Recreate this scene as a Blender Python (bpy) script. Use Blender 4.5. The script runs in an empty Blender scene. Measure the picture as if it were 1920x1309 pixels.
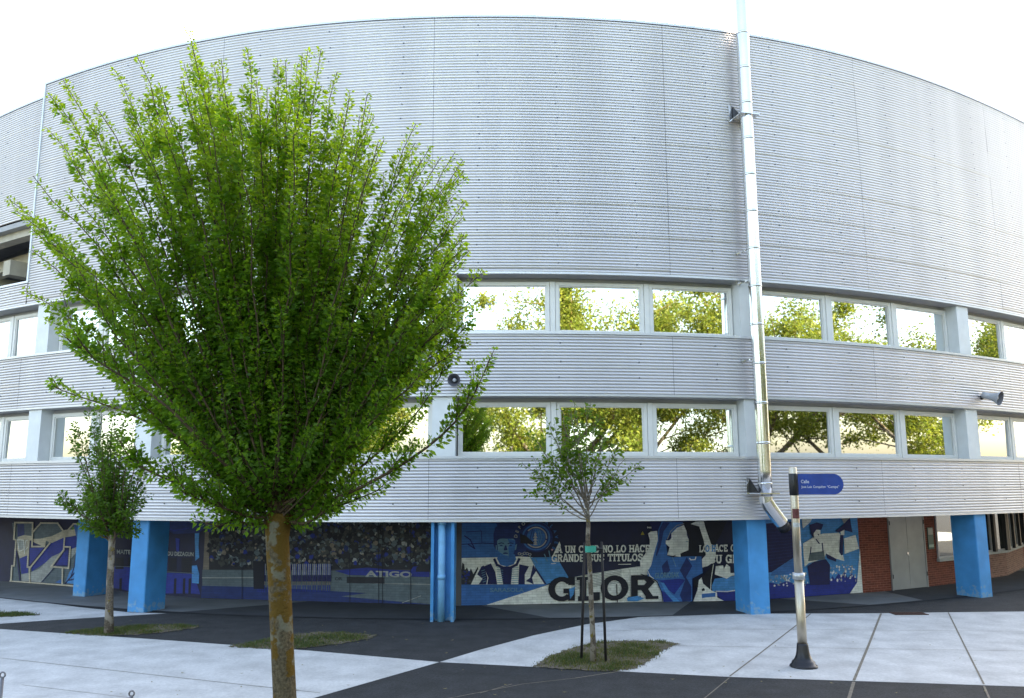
import bpy, bmesh, math, random
import numpy as np
from mathutils import Vector, Matrix
R = math.radians
scene = bpy.context.scene
COL = scene.collection
# ------------------------------------------------------------------ camera
FPX, PITCH, ROLL, CAMZ = 1561.276, 0.1600656, -0.0029139, 3.17
_fw = np.array([0, math.cos(PITCH), math.sin(PITCH)])
_u0 = np.array([0, -math.sin(PITCH), math.cos(PITCH)]); _r0 = np.array([1., 0, 0])
_rt = _r0 * math.cos(ROLL) + _u0 * math.sin(ROLL)
_up = _u0 * math.cos(ROLL) - _r0 * math.sin(ROLL)
cam = bpy.data.cameras.new('camera'); camo = bpy.data.objects.new('camera', cam); COL.objects.link(camo)
cam.sensor_fit = 'HORIZONTAL'; cam.sensor_width = 36; cam.lens = FPX / 1920 * 36
cam.clip_end = 2000; cam.clip_start = 0.05
camo.matrix_world = Matrix([[_rt[0], _up[0], -_fw[0], 0], [_rt[1], _up[1], -_fw[1], 0], [_rt[2], _up[2], -_fw[2], CAMZ], [0, 0, 0, 1]])
scene.camera = camo
# ------------------------------------------------------------------ light
SUN_EL, SUN_AZ = 31, 16          # sun stands behind the building, right of centre
w = bpy.data.worlds.new('World'); scene.world = w; w.use_nodes = True
_n = w.node_tree.nodes; _l = w.node_tree.links
sky = _n.new('ShaderNodeTexSky'); sky.sky_type = 'NISHITA'; sky.sun_disc = False
sky.sun_elevation = R(SUN_EL); sky.sun_rotation = R(SUN_AZ); sky.air_density = 1.0; sky.dust_density = 3.0; sky.ozone_density = 0.6
_l.new(sky.outputs[0], _n['Background'].inputs[0]); _n['Background'].inputs[1].default_value = 0.15
sun = bpy.data.lights.new('sun', 'SUN'); sun.energy = 2.4; sun.angle = R(0.5); sun.color = (1, .93, .82)
suno = bpy.data.objects.new('sun', sun); COL.objects.link(suno)
_sd = Vector((math.sin(R(SUN_AZ)) * math.cos(R(SUN_EL)), math.cos(R(SUN_AZ)) * math.cos(R(SUN_EL)), math.sin(R(SUN_EL))))
suno.rotation_euler = _sd.to_track_quat('Z', 'Y').to_euler()
scene.view_settings.view_transform = 'Standard'; scene.view_settings.look = 'None'
scene.view_settings.exposure = 2.58; scene.view_settings.gamma = 1
scene.view_settings.use_white_balance = True; scene.view_settings.white_balance_temperature = 7800; scene.view_settings.white_balance_tint = 10   # camera balanced for open shade
scene.cycles.max_bounces = 8; scene.cycles.caustics_reflective = False; scene.cycles.caustics_refractive = False
scene.cycles.sample_clamp_indirect = 6
# ------------------------------------------------------------------ pixel -> world helpers (photo is 1920x1309)
def ray(x, y):
    d = _fw * FPX + _rt * (x - 960) + _up * (654.5 - y)
    return d / d[1]
def G(x, y, z=0.0):                      # ground point
    d = ray(x, y); t = (z - CAMZ) / d[2]; return (d[0] * t, t, z)
def AT(x, y, Y):                         # point at depth Y
    d = ray(x, y); return Vector((d[0] * Y, Y, CAMZ + d[2] * Y))
# facade plan curve
_c = [-0.001277177, -0.017791319, -0.001640229, -0.019601688]
_s = np.linspace(-.63, .65, 700); _Y = 1 / (0.05 + sum(c * _s ** (i + 1) for i, c in enumerate(_c))); _X = _s * _Y
def _extend(x, y, k0, length, step=.15):
    th = math.atan2(y[-1] - y[-2], x[-1] - x[-2]); xs, ys = [x[-1]], [y[-1]]
    for i in range(int(length / step)):
        th += k0 * step; xs.append(xs[-1] + step * math.cos(th)); ys.append(ys[-1] + step * math.sin(th))
    return xs[1:], ys[1:]
ex, ey = _extend(_X, _Y, .022, 26)
lx, ly = _extend(_X[::-1], _Y[::-1], -.022, 16)
X_ = np.concatenate([lx[::-1], _X, ex]); Y_ = np.concatenate([ly[::-1], _Y, ey])
A_ = np.concatenate([[0], np.cumsum(np.hypot(np.diff(X_), np.diff(Y_)))])
A_ -= np.interp(-1.65, X_, A_)
_tx = np.gradient(X_, A_); _ty = np.gradient(Y_, A_)
def cur(a, d=0.0):                       # facade point at arc a, d metres behind the face
    x, y = np.interp(a, A_, X_), np.interp(a, A_, Y_); tx, ty = np.interp(a, A_, _tx), np.interp(a, A_, _ty)
    n = math.hypot(tx, ty); tx, ty = tx / n, ty / n
    return x - ty * d, y + tx * d
def tang(a):
    tx, ty = np.interp(a, A_, _tx), np.interp(a, A_, _ty); n = math.hypot(tx, ty); return tx / n, ty / n
def arc_of(x, y, d=0):                   # arc where the pixel's ray meets the offset facade
    s = ray(x, y)[0]; aa = np.linspace(-16, 21, 3000)
    pts = np.array([cur(a, d) for a in aa]); return aa[np.abs(pts[:, 0] / pts[:, 1] - s).argmin()]
Z_E, Z_D, Z_C, Z_B, Z_A, Z_T = 2.276, 3.805, 5.253, 6.824, 8.284, 15.18
# ------------------------------------------------------------------ materials
MATS = {}
def mat(name, col, rough=.6, metal=0., noise=0., nscale=8., bump=0., bscale=60., spec=.5, brick=0, detail=4):
    if name in MATS: return MATS[name]
    m = bpy.data.materials.new(name); m.use_nodes = True; MATS[name] = m
    nt = m.node_tree; b = nt.nodes['Principled BSDF']
    b.inputs['Base Color'].default_value = (*col, 1); b.inputs['Roughness'].default_value = rough
    b.inputs['Metallic'].default_value = metal; b.inputs['Specular IOR Level'].default_value = spec
    src = None; geo = nt.nodes.new('ShaderNodeNewGeometry')
    if noise:
        nz = nt.nodes.new('ShaderNodeTexNoise'); nz.inputs['Scale'].default_value = nscale; nz.inputs['Detail'].default_value = detail
        nt.links.new(geo.outputs['Position'], nz.inputs['Vector'])
        mr = nt.nodes.new('ShaderNodeMapRange'); mr.inputs[1].default_value = .3; mr.inputs[2].default_value = .7
        mr.inputs[3].default_value = 1 - noise; mr.inputs[4].default_value = 1 + noise
        nt.links.new(nz.outputs[0], mr.inputs[0])
        mx = nt.nodes.new('ShaderNodeMix'); mx.data_type = 'RGBA'; mx.blend_type = 'MULTIPLY'; mx.inputs[0].default_value = 1
        mx.inputs[6].default_value = (*col, 1); nt.links.new(mr.outputs[0], mx.inputs[7]); src = mx.outputs[2]
    if brick:
        uv = nt.nodes.new('ShaderNodeUVMap'); br = nt.nodes.new('ShaderNodeTexBrick')
        br.inputs['Scale'].default_value = 1; br.inputs['Brick Width'].default_value = .25; br.inputs['Row Height'].default_value = .066
        br.inputs['Mortar Size'].default_value = .006 if brick == 1 else .004; br.inputs['Mortar Smooth'].default_value = .3
        nt.links.new(uv.outputs[0], br.inputs['Vector'])
        k = (.62, .93, 1.12) if brick == 2 else (1.7, .8, 1.25)
        br.inputs['Mortar'].default_value = (*[min(1, c * k[0] + (.05 if brick == 1 else 0)) for c in col], 1)
        br.inputs['Color1'].default_value = (*[min(1, c * k[1]) for c in col], 1); br.inputs['Color2'].default_value = (*[min(1, c * k[2]) for c in col], 1)
        if src is not None:
            nt.links.new(br.outputs[0], mx.inputs[6])
        else: src = br.outputs[0]
        bp = nt.nodes.new('ShaderNodeBump'); bp.inputs['Strength'].default_value = .5; bp.inputs['Distance'].default_value = .006; bp.invert = True
        nt.links.new(br.outputs['Fac'], bp.inputs['Height']); nt.links.new(bp.outputs[0], b.inputs['Normal'])
    elif bump:
        n2 = nt.nodes.new('ShaderNodeTexNoise'); n2.inputs['Scale'].default_value = bscale; n2.inputs['Detail'].default_value = 6
        nt.links.new(geo.outputs['Position'], n2.inputs['Vector'])
        bp = nt.nodes.new('ShaderNodeBump'); bp.inputs['Strength'].default_value = bump; bp.inputs['Distance'].default_value = .01
        nt.links.new(n2.outputs[0], bp.inputs['Height']); nt.links.new(bp.outputs[0], b.inputs['Normal'])
    if src is not None: nt.links.new(src, b.inputs['Base Color'])
    return m
M_CLAD = mat('corrugated_aluminium', (.60, .582, .592), .38, .66, .075, 1.0)
def stretch(m, sc):
    nt = m.node_tree; n = [x for x in nt.nodes if x.type == 'TEX_NOISE'][0]; l = n.inputs['Vector'].links[0]; src = l.from_socket; mp = nt.nodes.new('ShaderNodeMapping'); mp.inputs['Scale'].default_value = sc
    nt.links.new(src, mp.inputs['Vector']); nt.links.new(mp.outputs[0], n.inputs['Vector'])
stretch(M_CLAD, (1.1, 1.1, .10))   # faint vertical streaks: bands of reflected brightness and rain marks, painted into the colour
M_TRIM = mat('aluminium_trim', (.66, .67, .70), .42, .6, .04, 2)
M_LINT = mat('grey_lintel', (.42, .42, .43), .6, .1, .05, 3)
M_BACK = mat('dark_membrane', (.03, .03, .035), .8)
M_FRAME = mat('window_frame_paint', (.80, .79, .76), .4, .0, .03, 5)
M_GLASS = mat('reflective_glass', (.80, .85, .86), .015, 1.0)
M_PIER = mat('pier_paint', (.76, .78, .78), .5, .0, .05, 3)
M_BLUE = mat('column_blue_paint', (.038, .28, .61), .6, 0, .14, 2.2, .15, 90)
M_PIPEB = mat('downpipe_blue_paint', (.16, .42, .68), .45, 0, .1, 6)
M_CONC = mat('soffit_concrete', (.27, .27, .27), .9, 0, .15, 2)
M_CONCL = mat('beam_concrete', (.58, .53, .44), .85, 0, .12, 3)
M_STEEL = mat('polished_steel', (.66, .66, .66), .2, 1.0, .04, 3, .04, 6)
M_STEELB = mat('brushed_steel', (.60, .53, .43), .45, 1.0, .06, 6)
M_DARK = mat('dark_metal', (.02, .02, .024), .45, .3)
M_BRICK = mat('red_brick', (.19, .050, .030), .85, 0, .15, 9, brick=1)
M_BRICKP = mat('pinkish_brick', (.24, .12, .09), .85, 0, .15, 9, brick=1)
M_DOOR = mat('grey_door_paint', (.34, .355, .38), .45, .25, .10, 2.2)
M_ROOF = mat('roof_membrane', (.2, .2, .2), .9)
def worn(m, col, z0, z1):
    nt = m.node_tree; b = nt.nodes['Principled BSDF']; src = b.inputs['Base Color'].links[0].from_socket; g_ = nt.nodes.new('ShaderNodeNewGeometry'); sp = nt.nodes.new('ShaderNodeSeparateXYZ'); nt.links.new(g_.outputs['Position'], sp.inputs[0])
    n = nt.nodes.new('ShaderNodeTexNoise'); n.inputs['Scale'].default_value = 9; n.inputs['Detail'].default_value = 8; nt.links.new(g_.outputs['Position'], n.inputs['Vector'])
    r = nt.nodes.new('ShaderNodeMapRange'); r.inputs[1].default_value = z0; r.inputs[2].default_value = z1; r.inputs[3].default_value = .24; r.inputs[4].default_value = -.03; nt.links.new(sp.outputs[2], r.inputs[0])
    a = nt.nodes.new('ShaderNodeMath'); nt.links.new(n.outputs[0], a.inputs[0]); nt.links.new(r.outputs[0], a.inputs[1])
    t = nt.nodes.new('ShaderNodeMapRange'); t.inputs[1].default_value = .66; t.inputs[2].default_value = .74; t.inputs[4].default_value = .6; nt.links.new(a.outputs[0], t.inputs[0])
    x = nt.nodes.new('ShaderNodeMix'); x.data_type = 'RGBA'; nt.links.new(t.outputs[0], x.inputs[0]); nt.links.new(src, x.inputs[6]); x.inputs[7].default_value = (*col, 1); nt.links.new(x.outputs[2], b.inputs['Base Color'])
worn(M_BLUE, (.22, .36, .46), 0.0, .5)
# ------------------------------------------------------------------ mesh builder
class MB:
    def __init__(self): self.v, self.f, self.mi, self.uv = [], [], [], None
    def quad(self, a, b, c, d, m=0):
        i = len(self.v); self.v += [tuple(a), tuple(b), tuple(c), tuple(d)]; self.f.append((i, i + 1, i + 2, i + 3)); self.mi.append(m)
    def poly(self, pts, m=0):
        i = len(self.v); self.v += [tuple(p) for p in pts]; self.f.append(tuple(range(i, i + len(pts)))); self.mi.append(m)
    def obox(self, o, ax, ay, az, m=0):            # corner o and three edge vectors
        o, ax, ay, az = Vector(o), Vector(ax), Vector(ay), Vector(az)
        i = len(self.v); self.v += [tuple(o + ax * p + ay * q + az * r) for r in (0, 1) for q in (0, 1) for p in (0, 1)]
        for f in ((0, 2, 3, 1), (4, 5, 7, 6), (0, 1, 5, 4), (1, 3, 7, 5), (3, 2, 6, 7), (2, 0, 4, 6)):
            self.f.append(tuple(i + k for k in f)); self.mi.append(m)
    def box(self, c, s, m=0):
        self.obox((c[0] - s[0] / 2, c[1] - s[1] / 2, c[2] - s[2] / 2), (s[0], 0, 0), (0, s[1], 0), (0, 0, s[2]), m)
    def tube(self, pts, rad, n=8, m=0, cap=True):
        pts = [Vector(p) for p in pts]; rings = []
        if not hasattr(rad, '__len__'): rad = [rad] * len(pts)
        ref = None
        for k, p in enumerate(pts):
            t = (pts[min(k + 1, len(pts) - 1)] - pts[max(k - 1, 0)]).normalized()
            if ref is None: ref = t.orthogonal().normalized()
            ref = (ref - t * ref.dot(t)).normalized(); b = t.cross(ref)
            i = len(self.v); rings.append(i)
            for j in range(n):
                an = 2 * math.pi * j / n; self.v.append(tuple(p + (ref * math.cos(an) + b * math.sin(an)) * rad[k]))
        for a, b2 in zip(rings, rings[1:]):
            for j in range(n):
                self.f.append((a + j, a + (j + 1) % n, b2 + (j + 1) % n, b2 + j)); self.mi.append(m)
        if cap:
            self.f.append(tuple(rings[0] + j for j in range(n))[::-1]); self.mi.append(m)
            self.f.append(tuple(rings[-1] + j for j in range(n))); self.mi.append(m)
    def build(self, name, mats, parent=None, smooth=False):
        me = bpy.data.meshes.new(name); me.from_pydata(self.v, [], self.f)
        if not isinstance(mats, (list, tuple)): mats = [mats]
        for mm in mats: me.materials.append(mm)
        if len(mats) > 1: me.polygons.foreach_set('material_index', self.mi)
        if smooth: me.polygons.foreach_set('use_smooth', [True] * len(self.f))
        if self.uv is not None:
            ul = me.uv_layers.new(name='UVMap'); li = np.zeros(len(me.loops), dtype=np.int32); me.loops.foreach_get('vertex_index', li)
            ul.data.foreach_set('uv', np.array([self.uv(self.v[i]) for i in li], dtype=np.float32).ravel())
        me.update(); o = bpy.data.objects.new(name, me); COL.objects.link(o)
        if parent is not None:
            o.parent = parent; o.matrix_parent_inverse = parent.matrix_world.inverted() if parent.type != 'EMPTY' else Matrix.Translation(parent.location).inverted()
        return o
def tag(o, label, cat, group=None, kind=None):
    if label: o['label'] = label
    if cat: o['category'] = cat
    if group: o['group'] = group
    if kind: o['kind'] = kind
    return o
def thing(name, loc, label, cat, group=None):
    o = bpy.data.objects.new(name, None); COL.objects.link(o); o.location = loc; o.empty_display_size = .2
    return tag(o, label, cat, group)
def struct(name, mb, mats): return tag(mb.build(name, mats), None, None, kind='structure')
random.seed(7); rnd = random.random
def U(a, b): return random.uniform(a, b)

# ================================================================== GROUND
M_ASPH = mat('asphalt', (.0225, .0240, .0265), .9, 0, .35, 2.6, .6, 140, detail=10)
M_PATH = mat('pale_concrete', (.56, .56, .555), .85, 0, .17, 1.6, .15, 90, detail=9)
def speckle(m, lo, hi, sc):          # fine aggregate grain
    nt = m.node_tree; bs = nt.nodes['Principled BSDF']; src = bs.inputs['Base Color'].links[0].from_socket; g_ = nt.nodes.new('ShaderNodeNewGeometry')
    n = nt.nodes.new('ShaderNodeTexNoise'); n.inputs['Scale'].default_value = sc; n.inputs['Detail'].default_value = 3; n.inputs['Roughness'].default_value = .8; nt.links.new(g_.outputs['Position'], n.inputs['Vector'])
    r = nt.nodes.new('ShaderNodeMapRange'); r.inputs[1].default_value = .3; r.inputs[2].default_value = .7; r.inputs[3].default_value = lo; r.inputs[4].default_value = hi; nt.links.new(n.outputs[0], r.inputs[0])
    x = nt.nodes.new('ShaderNodeMix'); x.data_type = 'RGBA'; x.blend_type = 'MULTIPLY'; x.inputs[0].default_value = 1; nt.links.new(src, x.inputs[6]); nt.links.new(r.outputs[0], x.inputs[7]); nt.links.new(x.outputs[2], bs.inputs['Base Color'])
speckle(M_ASPH, .45, 1.75, 22); speckle(M_PATH, .84, 1.10, 16)
M_JOINT = mat('dirty_joint', (.19, .165, .13), .9, 0, .3, 12)
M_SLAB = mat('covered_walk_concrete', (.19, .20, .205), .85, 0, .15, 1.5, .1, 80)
M_SLABD = mat('covered_walk_asphalt', (.05, .053, .058), .85, 0, .15, 2, .2, 90)
M_LAWN = mat('lawn_green', (.05, .09, .02), .9, 0, .3, .8)
g = MB(); S = 400
for i in range(8):
    for j in range(8): g.quad(*[(-S + (i + p) * S / 4, -S + (j + q) * S / 4, 0) for p, q in ((0, 0), (1, 0), (1, 1), (0, 1))])
struct('ground', g, M_ASPH)
def ribbon(mb, pts, wid, z, m):
    pts = [Vector((p[0], p[1], 0)) for p in pts]
    for a, b in zip(pts, pts[1:]):
        d = (b - a).normalized(); nrm = Vector((-d.y, d.x, 0)) * wid / 2
        mb.quad(*[(q.x, q.y, z) for q in (a - nrm, b - nrm, b + nrm, a + nrm)], m)
P1 = MB()      # wide pale path in the lower left
P1.poly([(p[0], p[1], .005) for p in [G(-250, 1166), G(0, 1180), G(300, 1200), G(580, 1220.5), G(824, 1242), G(590, 1309), G(420, 1360), (-4.6, 6.5, 0), (-8, 0, 0), (-24, -3, 0), (-26, 10, 0)]][::-1])
ribbon(P1, [G(0, 1234.5), G(440, 1283), G(600, 1300)], .018, .008, 1)
ribbon(P1, [G(-300, 1206), G(0, 1234.5)], .018, .008, 1)
ribbon(P1, [G(40, 1285), G(420, 1330)], .012, .008, 1)
struct('path', P1, [M_PATH, M_JOINT])
P2 = MB()      # pale apron on the right
P2.poly([(p[0], p[1], .005) for p in [G(824, 1242), G(900, 1219), G(1000, 1192), G(1100, 1171), G(1200, 1157.5), G(1300, 1152.5), G(1443, 1151), G(1640, 1150.5), G(1780, 1148.5), G(1920, 1147), G(2300, 1140), G(2900, 1122), (42, 33, 0), (48, 24, 0), G(2900, 1320), G(2300, 1300), G(1920, 1288), G(1760, 1282.5), G(1370, 1270), G(1000, 1251)]])
ribbon(P2, [G(1368, 1269), G(1430, 1222), G(1492, 1174), G(1520, 1151.5)], .03, .008, 1)
ribbon(P2, [G(1652, 1151), G(1628, 1212), G(1601, 1277)], .045, .008, 1)
ribbon(P2, [G(1778, 1149), G(1808, 1210), G(1845, 1284)], .03, .008, 1)
ribbon(P2, [G(1200, 1210), G(1360, 1213), G(1760, 1219), G(1960, 1222)], .014, .008, 1)
ribbon(P2, [G(1180, 1180), G(1400, 1180.5), G(1760, 1183), G(1960, 1185)], .014, .008, 1)
ribbon(P2, [G(1100, 1186), G(1230, 1180)], .014, .008, 1)
struct('pavement', P2, [M_PATH, M_JOINT])
P3 = MB()      # small pale wedge by the left columns
P3.poly([(p[0], p[1], .005) for p in [G(-300, 1095), G(-150, 1104), G(0, 1119.5), G(150, 1139), G(245, 1149), G(312, 1150.5), G(100, 1163), G(0, 1170), G(-300, 1190)]][::-1])
struct('path', P3, M_PATH)
AJ = MB()      # joints in the dark paving
for pts, wd in (([G(1078, 1272), G(1168, 1258)], .03), ([G(830, 1312), G(980, 1283), G(1078, 1272)], .02), ([G(1601, 1279), G(1591, 1312)], .05), ([G(1845, 1287), G(1856, 1312)], .03),
                ([G(1368, 1271), G(1318, 1312)], .02), ([G(900, 1300), G(960, 1283)], .02)):
    ribbon(AJ, pts, wd, .004, 0)
struct('ground_joint', AJ, M_JOINT)
# covered walk: slab under the overhang with alternating wedges, dark slot drain at its edge
def band(a0, a1, d0, d1, z, mb, m, skew=0):
    n = max(2, int((a1 - a0) / .4)); aa = np.linspace(a0, a1, n + 1)
    for p, q in zip(aa, aa[1:]):
        mb.quad((*cur(p, d0), z), (*cur(q, d0), z), (*cur(q + skew, d1), z), (*cur(p + skew, d1), z), m)
WK = MB()
band(-22, 34, .5, 5.0, .006, WK, 0)
band(-22, 34, .44, .53, .012, WK, 1)
def wedge(a0, b0, b1, a1, d0=.5, d1=3.2, n=16):      # dark wedge whose long sides follow the facade
    for k in range(n):
        p, q = k / n, (k + 1) / n; L0, L1 = lambda f: a0 + (a1 - a0) * f, lambda f: b0 + (b1 - b0) * f
        WK.quad((*cur(L0(p), d0), .010), (*cur(L0(q), d0), .010), (*cur(L1(q), d1), .010), (*cur(L1(p), d1), .010), 2)
wedge(-7.0, -4.4, 0.3, 2.6)
wedge(5.6, 7.6, 9.3, 11.5)
wedge(13.5, 15.0, 24, 24, .5, 4.0, 24)
struct('pavement', WK, [M_SLAB, M_BACK, M_SLABD])
LW = MB()
LW.quad((-120, -90, .006), (120, -90, .006), (120, -9, .006), (-120, -9, .006)); struct('lawn', LW, M_LAWN)

# ================================================================== BUILDING
bx, by = cur(0)
BLD = thing('stadium_building', (bx, by, 0), 'curved stadium stand clad in silver corrugated metal with two window rows on blue columns', 'building')
SEAMS = [-30, -25, -19.2, -13.07, -6.2, -.34, 5.66, 11.68, 17.8, 24, 30, 36]
def cladding(a0, a1, z0, z1, d0=0., top_trim=True, screws=True):
    mb = MB(); pit = .0765; per = 8
    cuts = [a0] + [s for s in SEAMS if a0 + .3 < s < a1 - .3] + [a1]
    prof = [(0, .013), (.09, .002), (.28, -.005), (.52, -.0065), (.76, -.004), (.92, .003)]; nw = int(round((z1 - z0 - .09) / pit)); ph_h = (z1 - z0 - .09) / nw
    zz, oo = [], []
    for w_i in range(nw):
        for u_, o_ in prof: zz.append(z1 - .045 - (w_i + u_) * ph_h); oo.append(o_)
    zz.append(z0 + .045); oo.append(.013); zz = np.array(zz[::-1]); oo = oo[::-1]
    for ci, (s0, s1) in enumerate(zip(cuts, cuts[1:])):
        n = max(2, int((s1 - s0) / .3)); aa = np.linspace(s0 + (.004 if ci else 0), s1 - .004, n + 1)
        P = np.array([cur(a, 0) for a in aa]); T = np.array([tang(a) for a in aa])
        base = len(mb.v); jit = [U(-.0005, .0005) for _ in range(200)]
        lap = [U(.003, .010) for _ in range(40)]
        bow = [(U(0, 6), U(.3, .8), U(0, .0015)) for _ in range(40)]
        for k, z in enumerate(zz):
            ph = (z1 - z) / pit; sheet = int(ph / 11); fr = ph / 11 - sheet
            b = bow[(sheet + ci * 7) % 40]
            off = d0 + oo[k] - lap[(sheet + ci * 5) % 40] * fr + jit[(sheet + ci * 13) % 200]
            for q in range(len(aa)):
                o2 = off + b[2] * math.sin(aa[q] * b[1] + b[0])
                mb.v.append((P[q, 0] - T[q, 1] * o2, P[q, 1] + T[q, 0] * o2, z))
        w_ = len(aa)
        for k in range(len(zz) - 1):
            for q in range(w_ - 1):
                i = base + k * w_ + q; mb.f.append((i, i + 1, i + w_ + 1, i + w_)); mb.mi.append(0)
        if screws:
            na = max(1, int(round((s1 - s0) / 1.98)))
            for r_ in range(60):
                zr = z1 - .10 - pit * (5.5 * r_ + 2.0); zr = z1 - pit * (round((z1 - zr) / pit) + .5)
                if zr < z0 + .1: break
                for q in range(na):
                    a = s0 + (q + .5) * (s1 - s0) / na + .15 + U(-.03, .03); x, y = cur(a, d0 - .014); tx, ty = tang(a)
                    mb.poly([(x + tx * .021 * math.cos(t), y + ty * .021 * math.cos(t), zr + .021 * math.sin(t)) for t in np.linspace(0, 2 * math.pi, 7)[:-1]], 2)
    # backing membrane and smooth edge trims
    n = max(2, int((a1 - a0) / .5)); aa = np.linspace(a0, a1, n + 1)
    for p, q in zip(aa, aa[1:]):
        mb.quad((*cur(p, d0 + .05), z0 + .02), (*cur(q, d0 + .05), z0 + .02), (*cur(q, d0 + .05), z1 - .02), (*cur(p, d0 + .05), z1 - .02), 1)
    return mb
def trim(mb, a0, a1, z0, z1, d0, d1, m=0):
    n = max(2, int((a1 - a0) / .4)); aa = np.linspace(a0, a1, n + 1)
    for p, q in zip(aa, aa[1:]):
        F = [(*cur(p, d0), z0), (*cur(q, d0), z0), (*cur(q, d0), z1), (*cur(p, d0), z1)]; B = [(*cur(p, d1), z0), (*cur(q, d1), z0), (*cur(q, d1), z1), (*cur(p, d1), z1)]
        mb.quad(*F, m); mb.quad(B[0], B[1], F[1], F[0], m); mb.quad(F[3], F[2], B[2], B[3], m)
    for a in (a0, a1):
        mb.quad((*cur(a, d0), z0), (*cur(a, d1), z0), (*cur(a, d1), z1), (*cur(a, d0), z1), m)
MC = [M_CLAD, M_BACK, mat('screw_head', (.10, .10, .11), .6, .3)]
AL, AR, ALEFT = -30, 41, -13.07
LOG_T = 11.25; LOG_B = 9.02           # open gallery at the left end
cladding(ALEFT, AR, Z_A, Z_T).build('cladding', MC, BLD, True)
cladding(AL, ALEFT, LOG_T, Z_T, .5).build('cladding', MC, BLD, True)
cladding(AL, ALEFT - .03, Z_A, LOG_B).build('cladding', MC, BLD, True)
cladding(AL, AR, Z_C, Z_B).build('cladding', MC, BLD, True)
cladding(AL, AR, Z_E, Z_D).build('cladding', MC, BLD, True)
t = MB()
trim(t, ALEFT, AR, Z_T - .045, Z_T + .03, -.03, .25); trim(t, AL, ALEFT, Z_T - .045, Z_T + .03, .47, .75)
trim(t, ALEFT, AR, Z_A, Z_A + .05, -.022, .06)
trim(t, AL, ALEFT, Z_A - .0, Z_A + .05, -.022, .06)
trim(t, AL, AR, Z_C, Z_C + .05, -.022, .06); trim(t, AL, AR, Z_E, Z_E + .055, -.022, .10)
trim(t, AL, ALEFT, LOG_B - .04, LOG_B + .02, -.03, .12)
t.build('edge_trim', M_TRIM, BLD)
t = MB()
trim(t, AL, AR, Z_B - .05, Z_B + .012, -.04, .55); trim(t, AL, AR, Z_D - .05, Z_D + .012, -.04, .55)
t.build('window_sill', M_TRIM, BLD)
t = MB()
trim(t, AL, AR, Z_A - .012, Z_A - .002, .0, .55); trim(t, AL, AR, Z_C - .012, Z_C - .002, .0, .55)
trim(t, AL, AR, Z_A - .12, Z_A - .015, .42, .56); trim(t, AL, AR, Z_C - .12, Z_C - .015, .42, .56)
t.build('lintel', M_LINT, BLD)
# vertical edge cap where the left gallery starts
t = MB(); tx, ty = tang(ALEFT)
x, y = cur(ALEFT, -.03); t.obox((x - tx * .07, y - ty * .07, LOG_B), (tx * .07, ty * .07, 0), (-ty * .6, tx * .6, 0), (0, 0, Z_T + .03 - LOG_B))
t.build('edge_trim', mat('white_trim', (.72, .76, .8), .4, .2), BLD)
# gallery interior
t = MB()
def cw(mb, a0, a1, d, z0, z1, m=0):
    aa = np.linspace(a0, a1, max(3, int((a1 - a0) / .5)))
    for p, q in zip(aa, aa[1:]): mb.quad((*cur(p, d), z0), (*cur(q, d), z0), (*cur(q, d), z1), (*cur(p, d), z1), m)
cw(t, AL, ALEFT + 1.5, 3.2, Z_A, 12.0); band(AL, ALEFT + 1.5, .1, 3.3, Z_A + .1, t, 0); band(AL, ALEFT + 1.5, .5, 3.3, 11.9, t, 0)
t.build('gallery_wall', M_CONC, BLD)
t = MB()
trim(t, AL, ALEFT - .1, 10.85, 11.20, .75, 1.1); trim(t, AL, ALEFT - .1, 10.4, 10.8, 1.75, 2.2)
for a in (-13.9, -17.0, -20.1):
    x, y = cur(a, 1.2); tx, ty = tang(a); t.obox((x, y, 9.95), (tx * .45, ty * .45, 0), (-ty * 2, tx * 2, 0), (0, 0, .5))
x, y = cur(-13.55, .55); tx, ty = tang(-13.55); t.obox((x, y, Z_A + .1), (tx * .4, ty * .4, 0), (-ty * .5, tx * .5, 0), (0, 0, 2.3))
t.build('gallery_beam', M_CONCL, BLD)
t = MB(); trim(t, AL, ALEFT - .07, LOG_T - .16, LOG_T, .52, .75); t.build('lintel', M_LINT, BLD)
# roof and rear
t = MB()
fr = [(*cur(a, .62 if a < ALEFT else .1), Z_T - .02) for a in np.linspace(AL, AR, 90)]
xl, yl = fr[0][:2]; xr, yr = fr[-1][:2]; rear = [(xr, 62, Z_T - .02), (xl, 62, Z_T - .02)]
t.poly(fr + rear); t.build('roof', M_ROOF, BLD)
t = MB()
for p, q in ((fr[-1], rear[0]), (rear[0], rear[1]), (rear[1], fr[0])): t.quad((p[0], p[1], 0), (q[0], q[1], 0), (q[0], q[1], Z_T - .03), (p[0], p[1], Z_T - .03))
t.build('rear_wall', M_CONC, BLD)
t = MB(); band(AL, AR, .1, 6.5, Z_E + .03, t, 0); t.build('soffit', M_CONC, BLD)
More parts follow.
